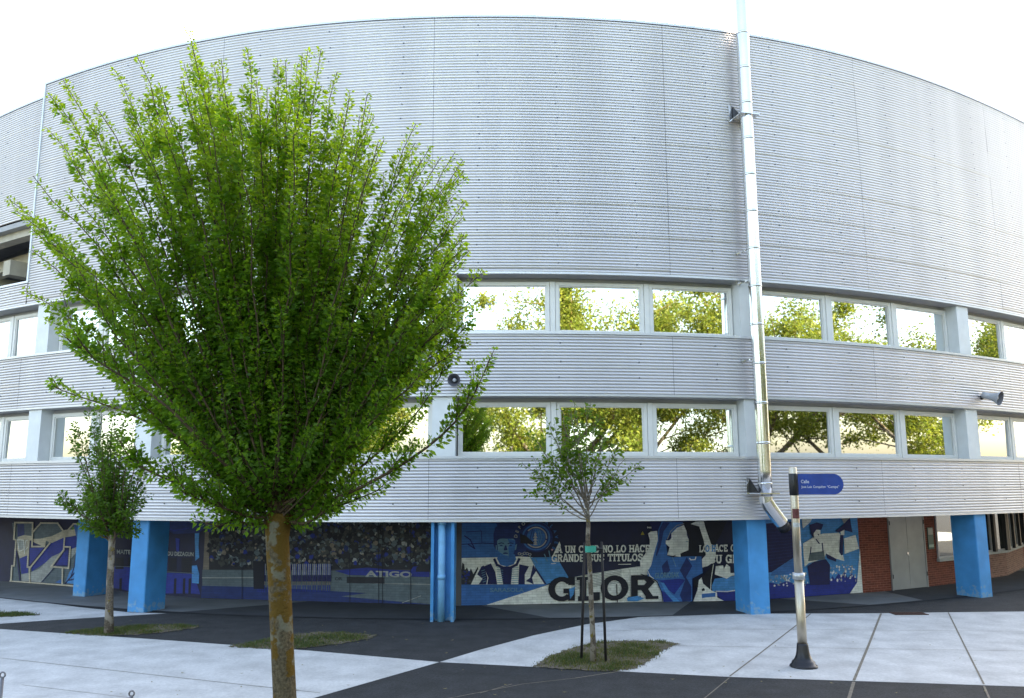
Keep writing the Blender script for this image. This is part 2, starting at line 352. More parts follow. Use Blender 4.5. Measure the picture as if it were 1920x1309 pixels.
# ---- piers, windows
PIERS = [-25.0, -20.7, -16.4, -12.28, -8.08, 0.0, 7.83, 15.66, 23.5, 31.3]; PW = .56
def pier(a, z0, z1):
    mb = MB(); tx, ty = tang(a); x, y = cur(a, .05)
    mb.obox((x - tx * PW / 2, y - ty * PW / 2, z0), (tx * PW, ty * PW, 0), (-ty * .5, tx * .5, 0), (0, 0, z1 - z0)); return mb
for a in PIERS:
    for z0, z1 in ((Z_D + .012, Z_C - .013), (Z_B + .012, Z_A - .013)): pier(a, z0, z1).build('pier', M_PIER, BLD)
DW = .36
def window(a0, a1, z0, z1):
    p = Vector((*cur(a0, DW), z0)); q = Vector((*cur(a1, DW), z0)); ux = (q - p); L = ux.length; ux.normalize()
    nin = Vector((-ux.y, ux.x, 0)); H = z1 - z0; uz = Vector((0, 0, 1)); fw_ = .085; mb = MB()
    for (o, l, h) in ((0, L, 'b'), (0, L, 't'), (0, fw_, 'l'), (L - fw_, fw_, 'r')):
        if h in 'bt':
            zb = 0 if h == 'b' else H - fw_; mb.obox(p + uz * zb, ux * L, nin * .09, uz * fw_)
        else: mb.obox(p + ux * o + uz * fw_ + nin * .001, ux * fw_, nin * .088, uz * (H - 2 * fw_))
    # inner casement bead
    b = .03
    for o, sx, zb, sz in ((fw_, L - 2 * fw_, fw_, b), (fw_, L - 2 * fw_, H - fw_ - b, b), (fw_, b, fw_ + b, H - 2 * fw_ - 2 * b), (L - fw_ - b, b, fw_ + b, H - 2 * fw_ - 2 * b)):
        mb.obox(p + ux * o + uz * zb + nin * .03, ux * sx, nin * .04, uz * sz)
    fo = mb.build('window', M_FRAME, BLD)
    g_ = MB(); i = fw_ + b * .5; tl, tw = U(-.010, .010), U(-.008, .008)
    pts = [p + ux * i + uz * i, p + ux * (L - i) + uz * i, p + ux * (L - i) + uz * (H - i), p + ux * i + uz * (H - i)]
    of = [.055 + tl + tw, .055 - tl + tw, .055 - tl - tw, .055 + tl - tw]
    g_.quad(*[c + nin * o for c, o in zip(pts, of)]); g_.build('pane', M_GLASS, fo)
def wallstrip(mb, a0, a1, z0, z1): cw(mb, a0, a1, DW + .2, z0, z1)
MU = .15
for a0, a1 in zip(PIERS, PIERS[1:]):
    l, r = a0 + PW / 2 + .04, a1 - PW / 2 - .04; n = 3 if a1 - a0 > 6 else 2
    ww = (r - l - MU * (n - 1)) / n
    for z0, z1 in ((Z_D + .012, Z_C - .12), (Z_B + .012, Z_A - .12)):
        for k in range(n):
            window(l + k * (ww + MU), l + k * (ww + MU) + ww, z0, z1)
            if k < n - 1:
                a = l + k * (ww + MU) + ww + MU / 2; mb = MB(); tx, ty = tang(a); x, y = cur(a, DW - .02); h = MU / 2 - .012
                mb.obox((x - tx * h, y - ty * h, z0), (tx * 2 * h, ty * 2 * h, 0), (-ty * .12, tx * .12, 0), (0, 0, z1 - z0 + .004)); mb.build('mullion', M_FRAME, BLD)
t = MB(); cw(t, AL, AR, .62, Z_E + .1, Z_A + .3); t.build('inner_wall', M_BACK, BLD)
# ---- blue columns
def column(a, d, wid=.54, dep=.72, H=Z_E + .028):
    mb = MB(); tx, ty = tang(a); x, y = cur(a, d); ch = .02
    prof = [(-wid / 2 + ch, 0), (wid / 2 - ch, 0), (wid / 2, ch), (wid / 2, dep), (-wid / 2, dep), (-wid / 2, ch)]
    pt = lambda u, v, z: (x + tx * u - ty * v, y + ty * u + tx * v, z)
    for (u0, v0), (u1, v1) in zip(prof, prof[1:] + prof[:1]):
        for z0, z1 in ((0, .35), (.35, 1.2), (1.2, H)): mb.quad(pt(u0, v0, z0), pt(u1, v1, z0), pt(u1, v1, z1), pt(u0, v0, z1))
    return mb.build('column', M_BLUE, BLD)
for a, d in ((-8.1, .20), (-12.2, 1.75), (7.83, .20), (15.65, .06), (23.5, .1), (-16.4, .2)): column(a, d)
# I-shaped column with its drain pipe in the web
mb = MB(); tx, ty = tang(0); x, y = cur(0, .08)
for u0, u1, v0, v1 in ((-.275, -.205, 0, .5), (.20, .275, 0, .5), (-.205, .20, .20, .34)):
    mb.obox((x + tx * u0 - ty * v0, y + ty * u0 + tx * v0, 0), (tx * (u1 - u0), ty * (u1 - u0), 0), (-ty * (v1 - v0), tx * (v1 - v0), 0), (0, 0, Z_E + .028))
mb.build('column', M_BLUE, BLD)
DP = thing('drain_pipe', (x, y, 0), 'pale blue drain pipe fixed in the hollow of the central blue column', 'drain pipe')
mb = MB(); c_ = Vector((x - ty * .09 - .03, y + .09, 0)); mb.tube([c_ + Vector((0, 0, z)) for z in (.0, .9, Z_E + .02)], .088, 16); mb.build('pipe', M_PIPEB, DP, True)
for z in (.95, 2.2):
    mb = MB(); mb.tube([c_ + Vector((0, 0, z)), c_ + Vector((0, 0, z + .10))], .098, 16); mb.build('pipe_joint', M_PIPEB, DP, True)
# ---- ground floor walls
def flatwall(name, p, q, m, z1=Z_E + .029, thick=.2, parent=BLD, z0=0.):
    p, q = Vector((*p, z0)), Vector((*q, z0)); u = (q - p); L = u.length; u.normalize(); n = Vector((-u.y, u.x, 0))
    mb = MB(); mb.obox(p, u * L, n * thick, (0, 0, z1 - z0)); mb.uv = lambda v: ((Vector(v) - p).dot(u), v[2])
    o = mb.build(name, m, parent); return dict(o=o, p=p, u=u, n=n, L=L, uv=mb.uv)
M_NAVYW = mat('dark_navy_wall', (.006, .009, .045), .6, 0, .2, 3)
M_GREYW = mat('dark_grey_wall', (.07, .075, .085), .7, 0, .15, 3)
W12 = flatwall('wall', (-19.5, 29.9), (-13.0, 26.55), M_NAVYW)
WDK = flatwall('wall', (-13.0, 26.55), (-8.75, 24.22), M_NAVYW)
WCR = flatwall('wall', (-8.75, 24.22), (-1.35, 22.62), M_GREYW)
WA = flatwall('wall', (-1.35, 22.62), (6.75, 23.55), M_NAVYW)
WB = flatwall('wall', (6.75, 23.55), (10.14, 24.98), M_NAVYW)
W_C = flatwall('brick_wall', (10.14, 24.98), (11.22, 25.47), M_BRICK)
WDOOR = flatwall('wall', (11.22, 25.47), (12.70, 26.33), M_GREYW)
W_D = flatwall('brick_wall', (12.70, 26.33), (14.6, 27.60), M_BRICK)
W_E1 = flatwall('brick_wall', (14.6, 27.60), (17.0, 29.45), M_BRICKP, z1=.78)
W_F = flatwall('brick_wall', (17.0, 29.45), (19.3, 32.3), M_BRICKP, z1=.78)
W_G = flatwall('brick_wall', (19.3, 32.3), (24.5, 38.0), M_BRICK)
# mural painter -----------------------------------------------------
PAINT = {}
def paint(key):
    cols = dict(navy=(.006, .010, .085), black=(.004, .005, .016), blue=(.030, .15, .44), light=(.05, .27, .62), white=(.78, .80, .76), teal=(.11, .27, .40),
                royal=(.012, .03, .26), grey=(.34, .36, .35), slate=(.10, .14, .165), cream=(.55, .49, .38), dark=(.018, .02, .03), deep=(.010, .03, .15),
                dkgrey=(.055, .06, .06), beige=(.20, .17, .14), pitch=(.08, .15, .175), yellow=(.35, .28, .03), pink=(.5, .3, .38))
    return mat('mural_paint_' + key, cols[key], .6, 0, .14, 7, brick=2)
class Mural:
    def __init__(s, wall, org=(0, 0), sc=1.): s.w, s.org, s.sc, s.items, s.keys, s.mb, s.n = wall, org, sc, [], [], MB(), 0; s.mb.uv = wall['uv']
    def pt(s, x, y, off):
        x, y = s.org[0] + x / s.sc, s.org[1] + y / s.sc; d = ray(x, y); w = s.w
        nn = w['n']; den = d[0] * nn.x + d[1] * nn.y; t = (w['p'].x * nn.x + w['p'].y * nn.y) / den
        v = Vector((d[0] * t, d[1] * t, CAMZ + d[2] * t)) - nn * off
        L = max(.0, min(w['L'], (v - w['p']).dot(w['u']))); z = max(.02, min(Z_E + .02, v.z))
        b = w['p'] + w['u'] * L - nn * off; return (b.x, b.y, z)
    def P(s, key, pts, step=1.0):
        if key not in s.keys: s.keys.append(key)
        s.n += step; off = .003 + .0012 * s.n
        s.mb.poly([s.pt(x, y, off) for x, y in pts], s.keys.index(key))
    def line(s, key, pts, wd, step=1.0, closed=False):
        pts = [Vector(p) for p in pts]
        if closed: pts = pts + [pts[0]]
        for i, (a, b) in enumerate(zip(pts, pts[1:])):
            d = (b - a)
            if d.length < 1e-6: continue
            d.normalize(); nn = Vector((-d.y, d.x)) * wd / 2; e = d * wd * .45
            s.P(key, [tuple(a - e + nn), tuple(b + e + nn), tuple(b + e - nn), tuple(a - e - nn)], .12 if i else step)
    def ell(s, key, cx, cy, rx, ry, n=20, step=1.0): s.P(key, [(cx + rx * math.cos(2 * math.pi * k / n), cy + ry * math.sin(2 * math.pi * k / n)) for k in range(n)], step)
    def text(s, key, txt, p0, p1, h, bold=.0, step=1.0):          # sans lettering along p0->p1
        if key not in s.keys: s.keys.append(key)
        s.n += step; off = .003 + .0012 * s.n; vs, fs = textmesh(txt, bold)
        xs = [v[0] for v in vs]; x0, x1 = min(xs), max(xs); ys = [v[1] for v in vs]; y0, y1 = min(ys), max(ys)
        i = len(s.mb.v); p0, p1 = Vector(p0), Vector(p1)
        for v in vs:
            q = p0 + (p1 - p0) * ((v[0] - x0) / (x1 - x0)); s.mb.v.append(s.pt(q.x, q.y - (v[1] - y0) / (y1 - y0) * h, off))
        for f in fs: s.mb.f.append(tuple(i + k for k in f)); s.mb.mi.append(s.keys.index(key))
    def slab(s, key, txt, p0, p1, h, th=.19, step=1.0):           # slab-serif lettering
        wds = [(.45 if c == ' ' else GW.get(c, .8)) for c in txt]; tot = sum(wds); x = 0; p0, p1 = Vector(p0), Vector(p1); W = (p1 - p0)
        s.n += step
        for c, wd in zip(txt, wds):
            if c != ' ':
                def T(u, v): q = p0 + W * ((x + u) / tot); return (q.x, q.y - v * h)
                base = s.n
                for j, poly in enumerate(glyph(c, th)): s.P(key, [T(u, v) for u, v in poly], .10)
                s.n = base
            x += wd
        s.n += 1
    def build(s): return s.mb.build('mural', [paint(k) for k in s.keys], s.w['o'])
_TM = {}
def textmesh(txt, bold=0.):
    if (txt, bold) in _TM: return _TM[(txt, bold)]
    cu = bpy.data.curves.new('lettering', 'FONT'); cu.body = txt; cu.size = 1; cu.offset = bold; cu.resolution_u = 3
    o = bpy.data.objects.new('lettering', cu); COL.objects.link(o); bpy.context.view_layer.update()
    me = bpy.data.meshes.new_from_object(o.evaluated_get(bpy.context.evaluated_depsgraph_get()))
    r = ([tuple(v.co) for v in me.vertices], [tuple(p.vertices) for p in me.polygons])
    bpy.data.objects.remove(o); bpy.data.curves.remove(cu); bpy.data.meshes.remove(me); _TM[(txt, bold)] = r; return r
GW = {'I': .42, 'Í': .42, 'L': .72, 'O': .82, 'G': .84}
_ARC = [(.41 + .30 * math.cos(R(q)), .5 + .42 * math.sin(R(q))) for q in range(38, 323, 20)]
GL = {'A': ([[(.10, 0), (.36, 1), (.44, 1), (.70, 0)], [(.2, .33), (.6, .33)]], [(.10, 0), (.70, 0)]), 'U': ([[(.16, 1), (.16, .28), (.3, .08), (.5, .08), (.64, .28), (.64, 1)]], [(.16, 1), (.64, 1)]),
      'N': ([[(.16, 0), (.16, 1)], [(.16, .95), (.64, .05)], [(.64, 0), (.64, 1)]], [(.16, 0), (.14, 1), (.64, 1)]), 'C': ([_ARC, [(.70, .64), (.70, 1)]], []),
      'L': ([[(.2, 0), (.2, 1)], [(.05, .08), (.64, .08)], [(.6, 0), (.6, .34)]], [(.2, 1)]), 'O': ([[(.41 + .31 * math.cos(R(q)), .5 + .43 * math.sin(R(q))) for q in range(0, 361, 20)]], []),
      'B': ([[(.18, 0), (.18, 1)], [(.1, .92), (.52, .92), (.64, .72), (.5, .53), (.18, .53)], [(.5, .53), (.68, .3), (.54, .08), (.1, .08)]], []), 'H': ([[(.16, 0), (.16, 1)], [(.64, 0), (.64, 1)], [(.16, .5), (.64, .5)]], [(.16, 0), (.16, 1), (.64, 0), (.64, 1)]),
      'E': ([[(.2, 0), (.2, 1)], [(.08, .92), (.66, .92)], [(.08, .08), (.68, .08)], [(.2, .5), (.54, .5)], [(.62, .7), (.62, 1)], [(.64, 0), (.64, .3)]], []), 'G': ([_ARC, [(.70, 0), (.70, .42)], [(.46, .42), (.80, .42)], [(.70, .66), (.70, 1)]], []),
      'R': ([[(.18, 0), (.18, 1)], [(.08, .92), (.52, .92), (.66, .72), (.52, .5), (.18, .5)], [(.44, .5), (.66, .04)]], [(.18, 0), (.70, 0)]), 'D': ([[(.18, 0), (.18, 1)], [(.06, .92), (.48, .92), (.68, .68), (.68, .32), (.48, .08), (.06, .08)]], []),
      'S': ([[(.66, .74), (.52, .92), (.28, .92), (.15, .74), (.28, .55), (.54, .46), (.66, .27), (.52, .08), (.28, .08), (.14, .26)], [(.66, .66), (.66, .98)], [(.13, .02), (.13, .34)]], []), 'T': ([[(.4, 0), (.4, 1)], [(.08, .92), (.72, .92)], [(.1, .68), (.1, 1)], [(.70, .68), (.70, 1)]], [(.4, 0)]),
      'I': ([[(.21, 0), (.21, 1)]], [(.21, 0), (.21, 1)]), 'Í': ([[(.21, 0), (.21, 1)], [(.16, 1.12), (.32, 1.3)]], [(.21, 0), (.21, 1)])}
def glyph(c, th):
    strokes, serifs = GL[c]; out = []
    for st in strokes:
        pts = [Vector(p) for p in st]
        L, Rr = [], []
        for i, p in enumerate(pts):
            a = (pts[i] - pts[i - 1]).normalized() if i else None; b = (pts[i + 1] - pts[i]).normalized() if i < len(pts) - 1 else None
            if a is None and (pts[0] - pts[-1]).length < 1e-6: a = (pts[0] - pts[-2]).normalized()
            if b is None and (pts[0] - pts[-1]).length < 1e-6: b = (pts[1] - pts[0]).normalized()
            d = ((a or b) + (b or a)).normalized(); k = 1.0
            if a is not None and b is not None: k = 1 / max(.5, math.sqrt(max(0.01, (1 + a.dot(b)) / 2)))
            nn = Vector((-d.y, d.x)) * th / 2 * k; L.append(p + nn); Rr.append(p - nn)
        for i in range(len(pts) - 1): out.append([tuple(L[i]), tuple(L[i + 1]), tuple(Rr[i + 1]), tuple(Rr[i])])
    for x, y in serifs:
        y0, y1 = (0, .13) if y < .5 else (.87, 1); out.append([(x - .19, y0), (x + .19, y0), (x + .19, y1), (x - .19, y1)])
    return out
# ---- painted walls: club mural to the right of the central column
m = Mural(WA, (840, 960), 4.8)
m.P('navy', [(-40, 60), (700, 60), (700, 420), (-40, 420)])
m.P('blue', [(75, 100), (420, 100), (640, 110), (700, 410), (75, 412)])
m.line('navy', [(85, 292), (310, 280), (430, 285)], 7); m.line('navy', [(165, 180), (300, 172), (305, 280)], 5); m.line('navy', [(150, 215), (200, 250), (240, 330), (180, 290)], 9)
m.P('deep', [(430, 100), (640, 105), (720, 410), (610, 410)])
m.P('white', [(80, 415), (430, 408), (640, 400), (760, 408), (900, 645), (60, 655)])
m.P('dark', [(62, 655), (68, 460), (85, 478), (98, 462), (112, 520), (128, 455), (145, 470), (152, 520), (172, 500), (190, 545), (206, 505), (228, 560), (268, 492), (272, 510), (208, 655)])
for k in range(26):
    m.ell('royal' if k % 2 else 'dkgrey', U(75, 200), U(540, 640), U(8, 16), U(8, 16), 7, .15)
m.P('blue', [(40, 655), (900, 645), (880, 660), (350, 850), (40, 850)])
m.P('light', [(740, 410), (975, 405), (1085, 590), (880, 650), (768, 468)])
m.P('white', [(345, 850), (880, 662), (1080, 598), (1290, 555), (1560, 512), (1700, 492), (2100, 470), (2100, 850)])
for k in range(9): m.line('slate', [(1110, 598 + k * 14 - k), (1300, 560 + k * 14), (1550, 520 + k * 14)], 4, .2)
m.line('slate', [(1555, 515), (1555, 680)], 3); m.line('grey', [(1635, 515), (1640, 800)], 4)
# player portrait
m.P('white', [(205, 652), (255, 545), (320, 482), (430, 428), (620, 418), (720, 440), (770, 470), (880, 648)])
for p in ([(318, 490), (385, 463), (425, 540), (442, 650), (352, 650), (362, 590)], [(465, 490), (580, 490), (565, 650), (495, 650)], [(640, 470), (728, 488), (690, 560), (690, 650), (632, 650)],
          [(300, 490), (320, 480), (355, 590), (345, 650), (275, 650), (310, 600), (262, 560)], [(765, 470), (792, 530), (755, 590), (770, 650), (700, 620), (738, 590)], [(775, 480), (885, 645), (868, 650), (790, 530)]): m.P('navy', p, .2)
for k in range(8): m.line('teal', [(442, 500 + k * 19), (492, 504 + k * 19)], 5, .2); m.line('teal', [(572, 503 + k * 19), (632, 500 + k * 19)], 5, .2)
for k in range(6): m.line('teal', [(330 + k * 2, 520 + k * 20), (300 + k * 3, 530 + k * 20)], 5, .2)
m.P('blue', [(440, 420), (450, 380), (600, 380), (612, 425), (590, 470), (530, 490), (470, 475)])
m.line('navy', [(418, 428), (440, 476), (495, 500), (560, 500), (615, 474), (638, 425)], 22)
m.P('deep', [(410, 300), (408, 200), (425, 140), (470, 108), (560, 105), (620, 130), (642, 200), (632, 300), (612, 340), (430, 340)])
m.P('teal', [(428, 300), (438, 298), (440, 345), (430, 340)], .2); m.P('teal', [(604, 300), (620, 285), (612, 335), (600, 345)], .2)
m.P('teal', [(440, 250), (455, 242), (520, 235), (585, 240), (603, 255), (605, 310), (592, 365), (560, 412), (535, 425), (505, 424), (470, 395), (448, 345)])
m.P('blue', [(535, 240), (603, 255), (605, 310), (592, 365), (560, 412), (535, 425), (548, 380), (540, 320), (555, 290)], .4)
m.P('blue', [(505, 424), (470, 395), (450, 350), (470, 365), (500, 385), (540, 395), (535, 425)], .3)
m.P('deep', [(438, 262), (470, 235), (520, 240), (600, 240), (610, 215), (430, 205)], .3)
for x in (478, 562): m.line('navy', [(x - 24, 284), (x, 277), (x + 22, 282)], 8, .2); m.ell('deep', x, 301, 14, 5.5, 10, .2)
m.P('deep', [(512, 300), (522, 300), (535, 342), (505, 346), (500, 340)], .2); m.P('deep', [(490, 368), (515, 362), (545, 368), (530, 376), (500, 376)], .2)
m.text('teal', 'SARASOLA', (378, 718), (682, 718), 36, .02)
m.text('light', 'M. M', (60, 785), (120, 785), 14); 
# club crest
m.ell('deep', 790, 228, 150, 132, 28)
m.ell('blue', 790, 228, 128, 118, 28); m.ell('deep', 790, 228, 112, 104, 28, .3)
def arcband(key, cx, cy, r0, r1, a0, a1, n=18, sy=.95):
    an = np.linspace(R(a0), R(a1), n)
    m.P(key, [(cx + r1 * math.cos(a), cy - sy * r1 * math.sin(a)) for a in an] + [(cx + r0 * math.cos(a), cy - sy * r0 * math.sin(a)) for a in an[::-1]], .4)
arcband('blue', 790, 228, 0.1, 84, 0, 360, 30)
arcband('grey', 790, 228, 88, 100, -8, 140); arcband('grey', 790, 228, 88, 100, 205, 345)
arcband('blue', 790, 228, 146, 150, 35, 110); arcband('grey', 790, 228, 138, 142, -52, -22)
for dx in (-52, -28, 28, 52): m.line('navy' if dx < 0 else 'teal', [(790 + dx * .6, 160), (790 + dx, 228), (790 + dx * .6, 292)], 5, .2)
for k, wv in enumerate((13, 21, 21, 18)): m.P('grey', [(784 - wv, 240 - 32 + 24 * k), (784, 218 - 40 + 24 * k), (784 + wv, 240 - 32 + 24 * k)], .2)
m.P('grey', [(764, 296), (784, 270), (804, 296)], .2)
m.P('black', [(645, 190), (700, 215), (765, 270), (765, 290), (650, 280)], .3)
for txt, a0, da, key in (('DEPOR', 172, -14.5, 'grey'), ('ALAVES', 58, -17.5, 'blue')):
    for k, ch in enumerate(txt):
        a = R(a0 + da * k); cx, cy = 790 + 184 * math.cos(a), 240 - 172 * math.sin(a); tx_, ty_ = math.sin(a), math.cos(a); h = 30
        if cy < 90: continue
        i = len(m.mb.v); 
        if key not in m.keys: m.keys.append(key)
        m.n += .2; vs, fs = textmesh(ch, .03); x0, x1 = min(v[0] for v in vs), max(v[0] for v in vs)
        for v in vs:
            u, q = (v[0] - (x0 + x1) / 2) * h * 1.35, (v[1] - .35) * h * 1.35; m.mb.v.append(m.pt(cx + tx_ * u + math.cos(a) * q, cy + ty_ * u - math.sin(a) * q, .003 + .0012 * m.n))
        for f in fs: m.mb.f.append(tuple(i + k2 for k2 in f)); m.mb.mi.append(m.keys.index(key))
m.P('pink', [(934, 352), (924, 338), (929, 330), (934, 334), (940, 330), (945, 337)], .3)
for k in range(5): m.ell('grey', 640 + 26 * k * .9, 375 + 6 * math.sin(k * 2), 15, 13, 9, .1); m.ell('deep', 640 + 26 * k * .9, 375 + 6 * math.sin(k * 2), 9, 8, 9, .1)
for p in ([(735, 400), (780, 470)], [(775, 420), (800, 455)], [(865, 380), (890, 440)], [(905, 350), (915, 400)]): m.line('teal', [p[0], p[1]], 9, .2)
# slogans
m.P('white', [(1000, 265), (1012, 300), (985, 350), (940, 392), (962, 340)], .5)
m.slab('white', 'A UN CLUB NO LO HACE', (975, 368), (1815, 360), 66, .2)
m.slab('white', 'GRANDE SUS TÍTULOS', (928, 448), (1750, 440), 66, .2)
m.line('white', [(925, 464), (965, 462)], 6); m.line('white', [(1530, 470), (1640, 468)], 5)
m.slab('black', 'GLOR', (895, 800), (1860, 780), 212, .2)
m.line('black', [(1512, 650), (1518, 805)], 9)
m.P('light', [(1605, 770), (1700, 752), (1760, 775), (1700, 800), (1610, 800)], .3); m.P('light', [(1085, 690), (1140, 670), (1125, 740), (1095, 780)], .3)
m.text('white', '8468', (1785, 146), (1828, 146), 15, .03); m.P('yellow', [(1728, 205), (1745, 172), (1762, 205)], .3)
# singer with a guitar neck, second half of the panel
m.org, m.sc = (1200, 970), 7.7
m.P('navy', [(120, 40), (700, 40), (700, 420), (240, 420)], .4)
m.P('white', [(105, 235), (140, 205), (235, 195), (250, 330), (200, 520), (165, 690), (90, 760), (0, 820), (-10, 620), (60, 530), (130, 420), (130, 320)])
m.P('blue', [(250, 190), (300, 60), (640, 70), (430, 230), (360, 330), (370, 420), (390, 560), (250, 600), (170, 760), (100, 780), (150, 690), (190, 520), (245, 330)])
m.P('deep', [(270, 170), (320, 70), (420, 75), (330, 200), (290, 400), (230, 560), (215, 540), (255, 340)], .4)
m.P('black', [(600, 60), (1240, 50), (1150, 250), (1070, 390), (1090, 545), (560, 555), (700, 300)])
m.P('white', [(440, 230), (520, 150), (620, 110), (660, 200), (665, 260), (690, 320), (685, 470), (570, 520), (575, 570), (380, 540), (415, 430), (360, 380), (360, 330), (410, 330), (440, 300)])
m.line('grey', [(385, 310), (430, 200), (520, 115), (620, 92)], 9); m.line('black', [(380, 545), (440, 562), (500, 545)], 8); m.line('teal', [(650, 350), (680, 348)], 8)
m.P('white', [(715, 95), (790, 60), (905, 55), (930, 150), (1010, 380), (1075, 430), (1080, 560), (1050, 640), (960, 700), (885, 720), (880, 600), (935, 540), (905, 330), (840, 130)])
m.P('blue', [(250, 600), (380, 550), (450, 575), (660, 560), (870, 560), (890, 800), (740, 880), (740, 1210), (330, 1225), (240, 910), (100, 850), (90, 760), (170, 720)])
m.P('deep', [(660, 570), (740, 700), (650, 860), (730, 1000), (720, 1200), (600, 1210), (560, 1120), (640, 900), (560, 760)], .4)
m.P('royal', [(240, 910), (560, 880), (640, 900), (560, 1000), (480, 1110), (350, 1000), (300, 930)], .4)
m.P('royal', [(330, 1225), (300, 1050), (450, 1130), (540, 1200)], .3); m.P('light', [(290, 940), (330, 940), (420, 1080), (560, 1210), (470, 1215), (360, 1090)], .3)
m.P('deep', [(300, 700), (380, 610), (420, 760), (330, 870)], .3); m.line('teal', [(455, 575), (480, 640), (505, 710)], 9)
m.line('white', [(90, 750), (130, 840), (180, 880)], 12); m.line('white', [(700, 590), (720, 610), (780, 605), (790, 570)], 14)
m.line('black', [(0, 815), (130, 860), (230, 920), (300, 1080), (315, 1200)], 12)
m.text('teal', 'GLORIOSAK', (200, 880), (555, 862), 82, .035)
m.slab('white', 'LO HACE GR', (835, 500), (1420, 488), 100, .2); m.slab('white', 'SU GE', (985, 660), (1400, 655), 120, .2)
m.slab('light', 'O H', (925, 495), (1075, 492), 96, .2)
m.P('light', [(1060, 880), (1220, 860), (1400, 830), (1480, 830), (1480, 1070), (1030, 1060), (1010, 1000)])
m.P('white', [(1060, 820), (1075, 700), (1180, 690), (1190, 740), (1230, 670), (1280, 710), (1285, 800), (1450, 790), (1450, 810), (1300, 840), (1230, 880), (1150, 850)])
m.P('royal', [(1030, 1065), (1450, 1060), (1480, 1220), (1180, 1210)]); m.line('white', [(1080, 1062), (1240, 1065), (1450, 1035)], 14)
m.P('black', [(870, 860), (1050, 650), (1040, 800), (1010, 1050), (930, 980)], .4); m.line('white', [(1040, 680), (1005, 900), (1000, 1040)], 10)
m.P('white', [(750, 1215), (810, 1040), (830, 900), (870, 860), (890, 950), (1010, 1050), (1090, 1080), (1095, 1150), (1190, 1200)])
m.P('black', [(870, 1030), (905, 1010), (920, 1050), (875, 1060)], .3); m.P('blue', [(870, 1100), (1070, 1080), (1065, 1140), (930, 1150), (875, 1160)], .3); m.P('black', [(760, 900), (810, 880), (820, 1000), (770, 1010)], .3)
m.build()
# ---- second panel: figure with a megaphone
m = Mural(WB, (1200, 860), 4.09)
m.P('light', [(940, 400), (1740, 400), (1740, 1080), (940, 1100)])
m.P('navy', [(940, 500), (1190, 480), (1205, 740), (1010, 870), (940, 880)]); 
for k in range(12): m.line('deep', [(960, 540 + 26 * k), (1185, 535 + 26 * k - k * 3)], 4, .1)
m.P('blue', [(1010, 872), (1205, 742), (1205, 880), (1000, 900)])
m.P('royal', [(940, 960), (1000, 950), (1060, 962), (1120, 940), (1200, 962), (1290, 958), (1440, 955), (1475, 900), (1490, 925), (1520, 880), (1545, 905), (1568, 860), (1590, 915), (1620, 880), (1655, 920), (1690, 890), (1740, 900), (1740, 1080), (940, 1080)])
for k in range(60):
    x = U(985, 1285); m.ell('grey' if k % 2 else 'white', x, 925 + U(-45, 50), U(3, 8), U(3, 12), 6, .1)
for k in range(46):
    x = U(1455, 1660); m.ell('white' if k % 2 else 'grey', x, 880 + U(-65, 60), U(3, 8), U(4, 14), 6, .1)
m.P('white', [(1235, 462), (1315, 462), (1300, 490), (1245, 535)])
m.P('white', [(1708, 690), (1740, 640), (1740, 1030), (1605, 1035), (1660, 950)])
m.P('white', [(1245, 650), (1310, 612), (1330, 600), (1395, 575), (1520, 568), (1545, 600), (1540, 690), (1562, 785), (1500, 768), (1420, 728), (1410, 765), (1290, 800), (1258, 830), (1250, 740)])
m.P('navy', [(1278, 825), (1330, 790), (1420, 770), (1452, 815), (1450, 965), (1300, 970)]); m.P('slate', [(1296, 722), (1405, 708), (1416, 772), (1284, 786)], .3)
m.line('navy', [(1306, 680), (1300, 730)], 8); m.line('navy', [(1392, 650), (1398, 712)], 9); m.P('navy', [(1418, 725), (1500, 768), (1498, 790), (1430, 765)], .3)
m.P('white', [(1318, 560), (1345, 540), (1378, 550), (1378, 600), (1352, 628), (1320, 600)], .3); m.P('navy', [(1355, 580), (1368, 576), (1366, 592)], .3)
m.P('navy', [(1300, 548), (1296, 508), (1350, 490), (1400, 503), (1385, 545), (1345, 545), (1325, 575), (1330, 610), (1310, 590)]); m.line('navy', [(1345, 620), (1368, 650)], 9)
m.P('grey', [(1530, 440), (1610, 440), (1560, 505)]); m.P('navy', [(1488, 556), (1530, 528), (1602, 452), (1622, 565), (1560, 548), (1520, 568)]); m.P('white', [(1530, 560), (1560, 545), (1560, 585), (1535, 590)], .3)
m.P('navy', [(1528, 585), (1552, 585), (1548, 738), (1536, 742), (1520, 715)]); m.P('white', [(1556, 612), (1645, 585), (1672, 690), (1562, 730)])
m.build()
# ---- crowd panel left of the central column
m = Mural(WCR, (0, 0), 1.)
m.P('dark', [(375, 975), (815, 975), (815, 1068), (375, 1068)])
m.P('beige', [(372, 975), (392, 975), (392, 1070), (372, 1070)], .2)
for k in range(1500):
    x, y = U(392, 806), U(979, 1062); s_ = U(2, 7); a = U(0, 6.28); key = random.choice(['dkgrey', 'dkgrey', 'slate', 'slate', 'deep' if rnd() < .6 else 'royal', 'beige' if rnd() < .7 else 'dkgrey', 'dark', 'dark', 'black', 'black', 'grey' if rnd() < .3 else 'dkgrey'])
    m.P(key, [(x + s_ * U(.5, 1.1) * math.cos(a + q), y + s_ * 1.0 * U(.4, 1.2) * math.sin(a + q)) for q in (0, 1.2, 2.3, 3.4, 4.6, 5.4)], .01)
m.P('slate', [(380, 1078), (815, 1074), (815, 1140), (380, 1140)])
m.P('deep', [(375, 1098), (500, 1101), (690, 1112), (640, 1118), (815, 1134), (815, 1145), (375, 1145)])
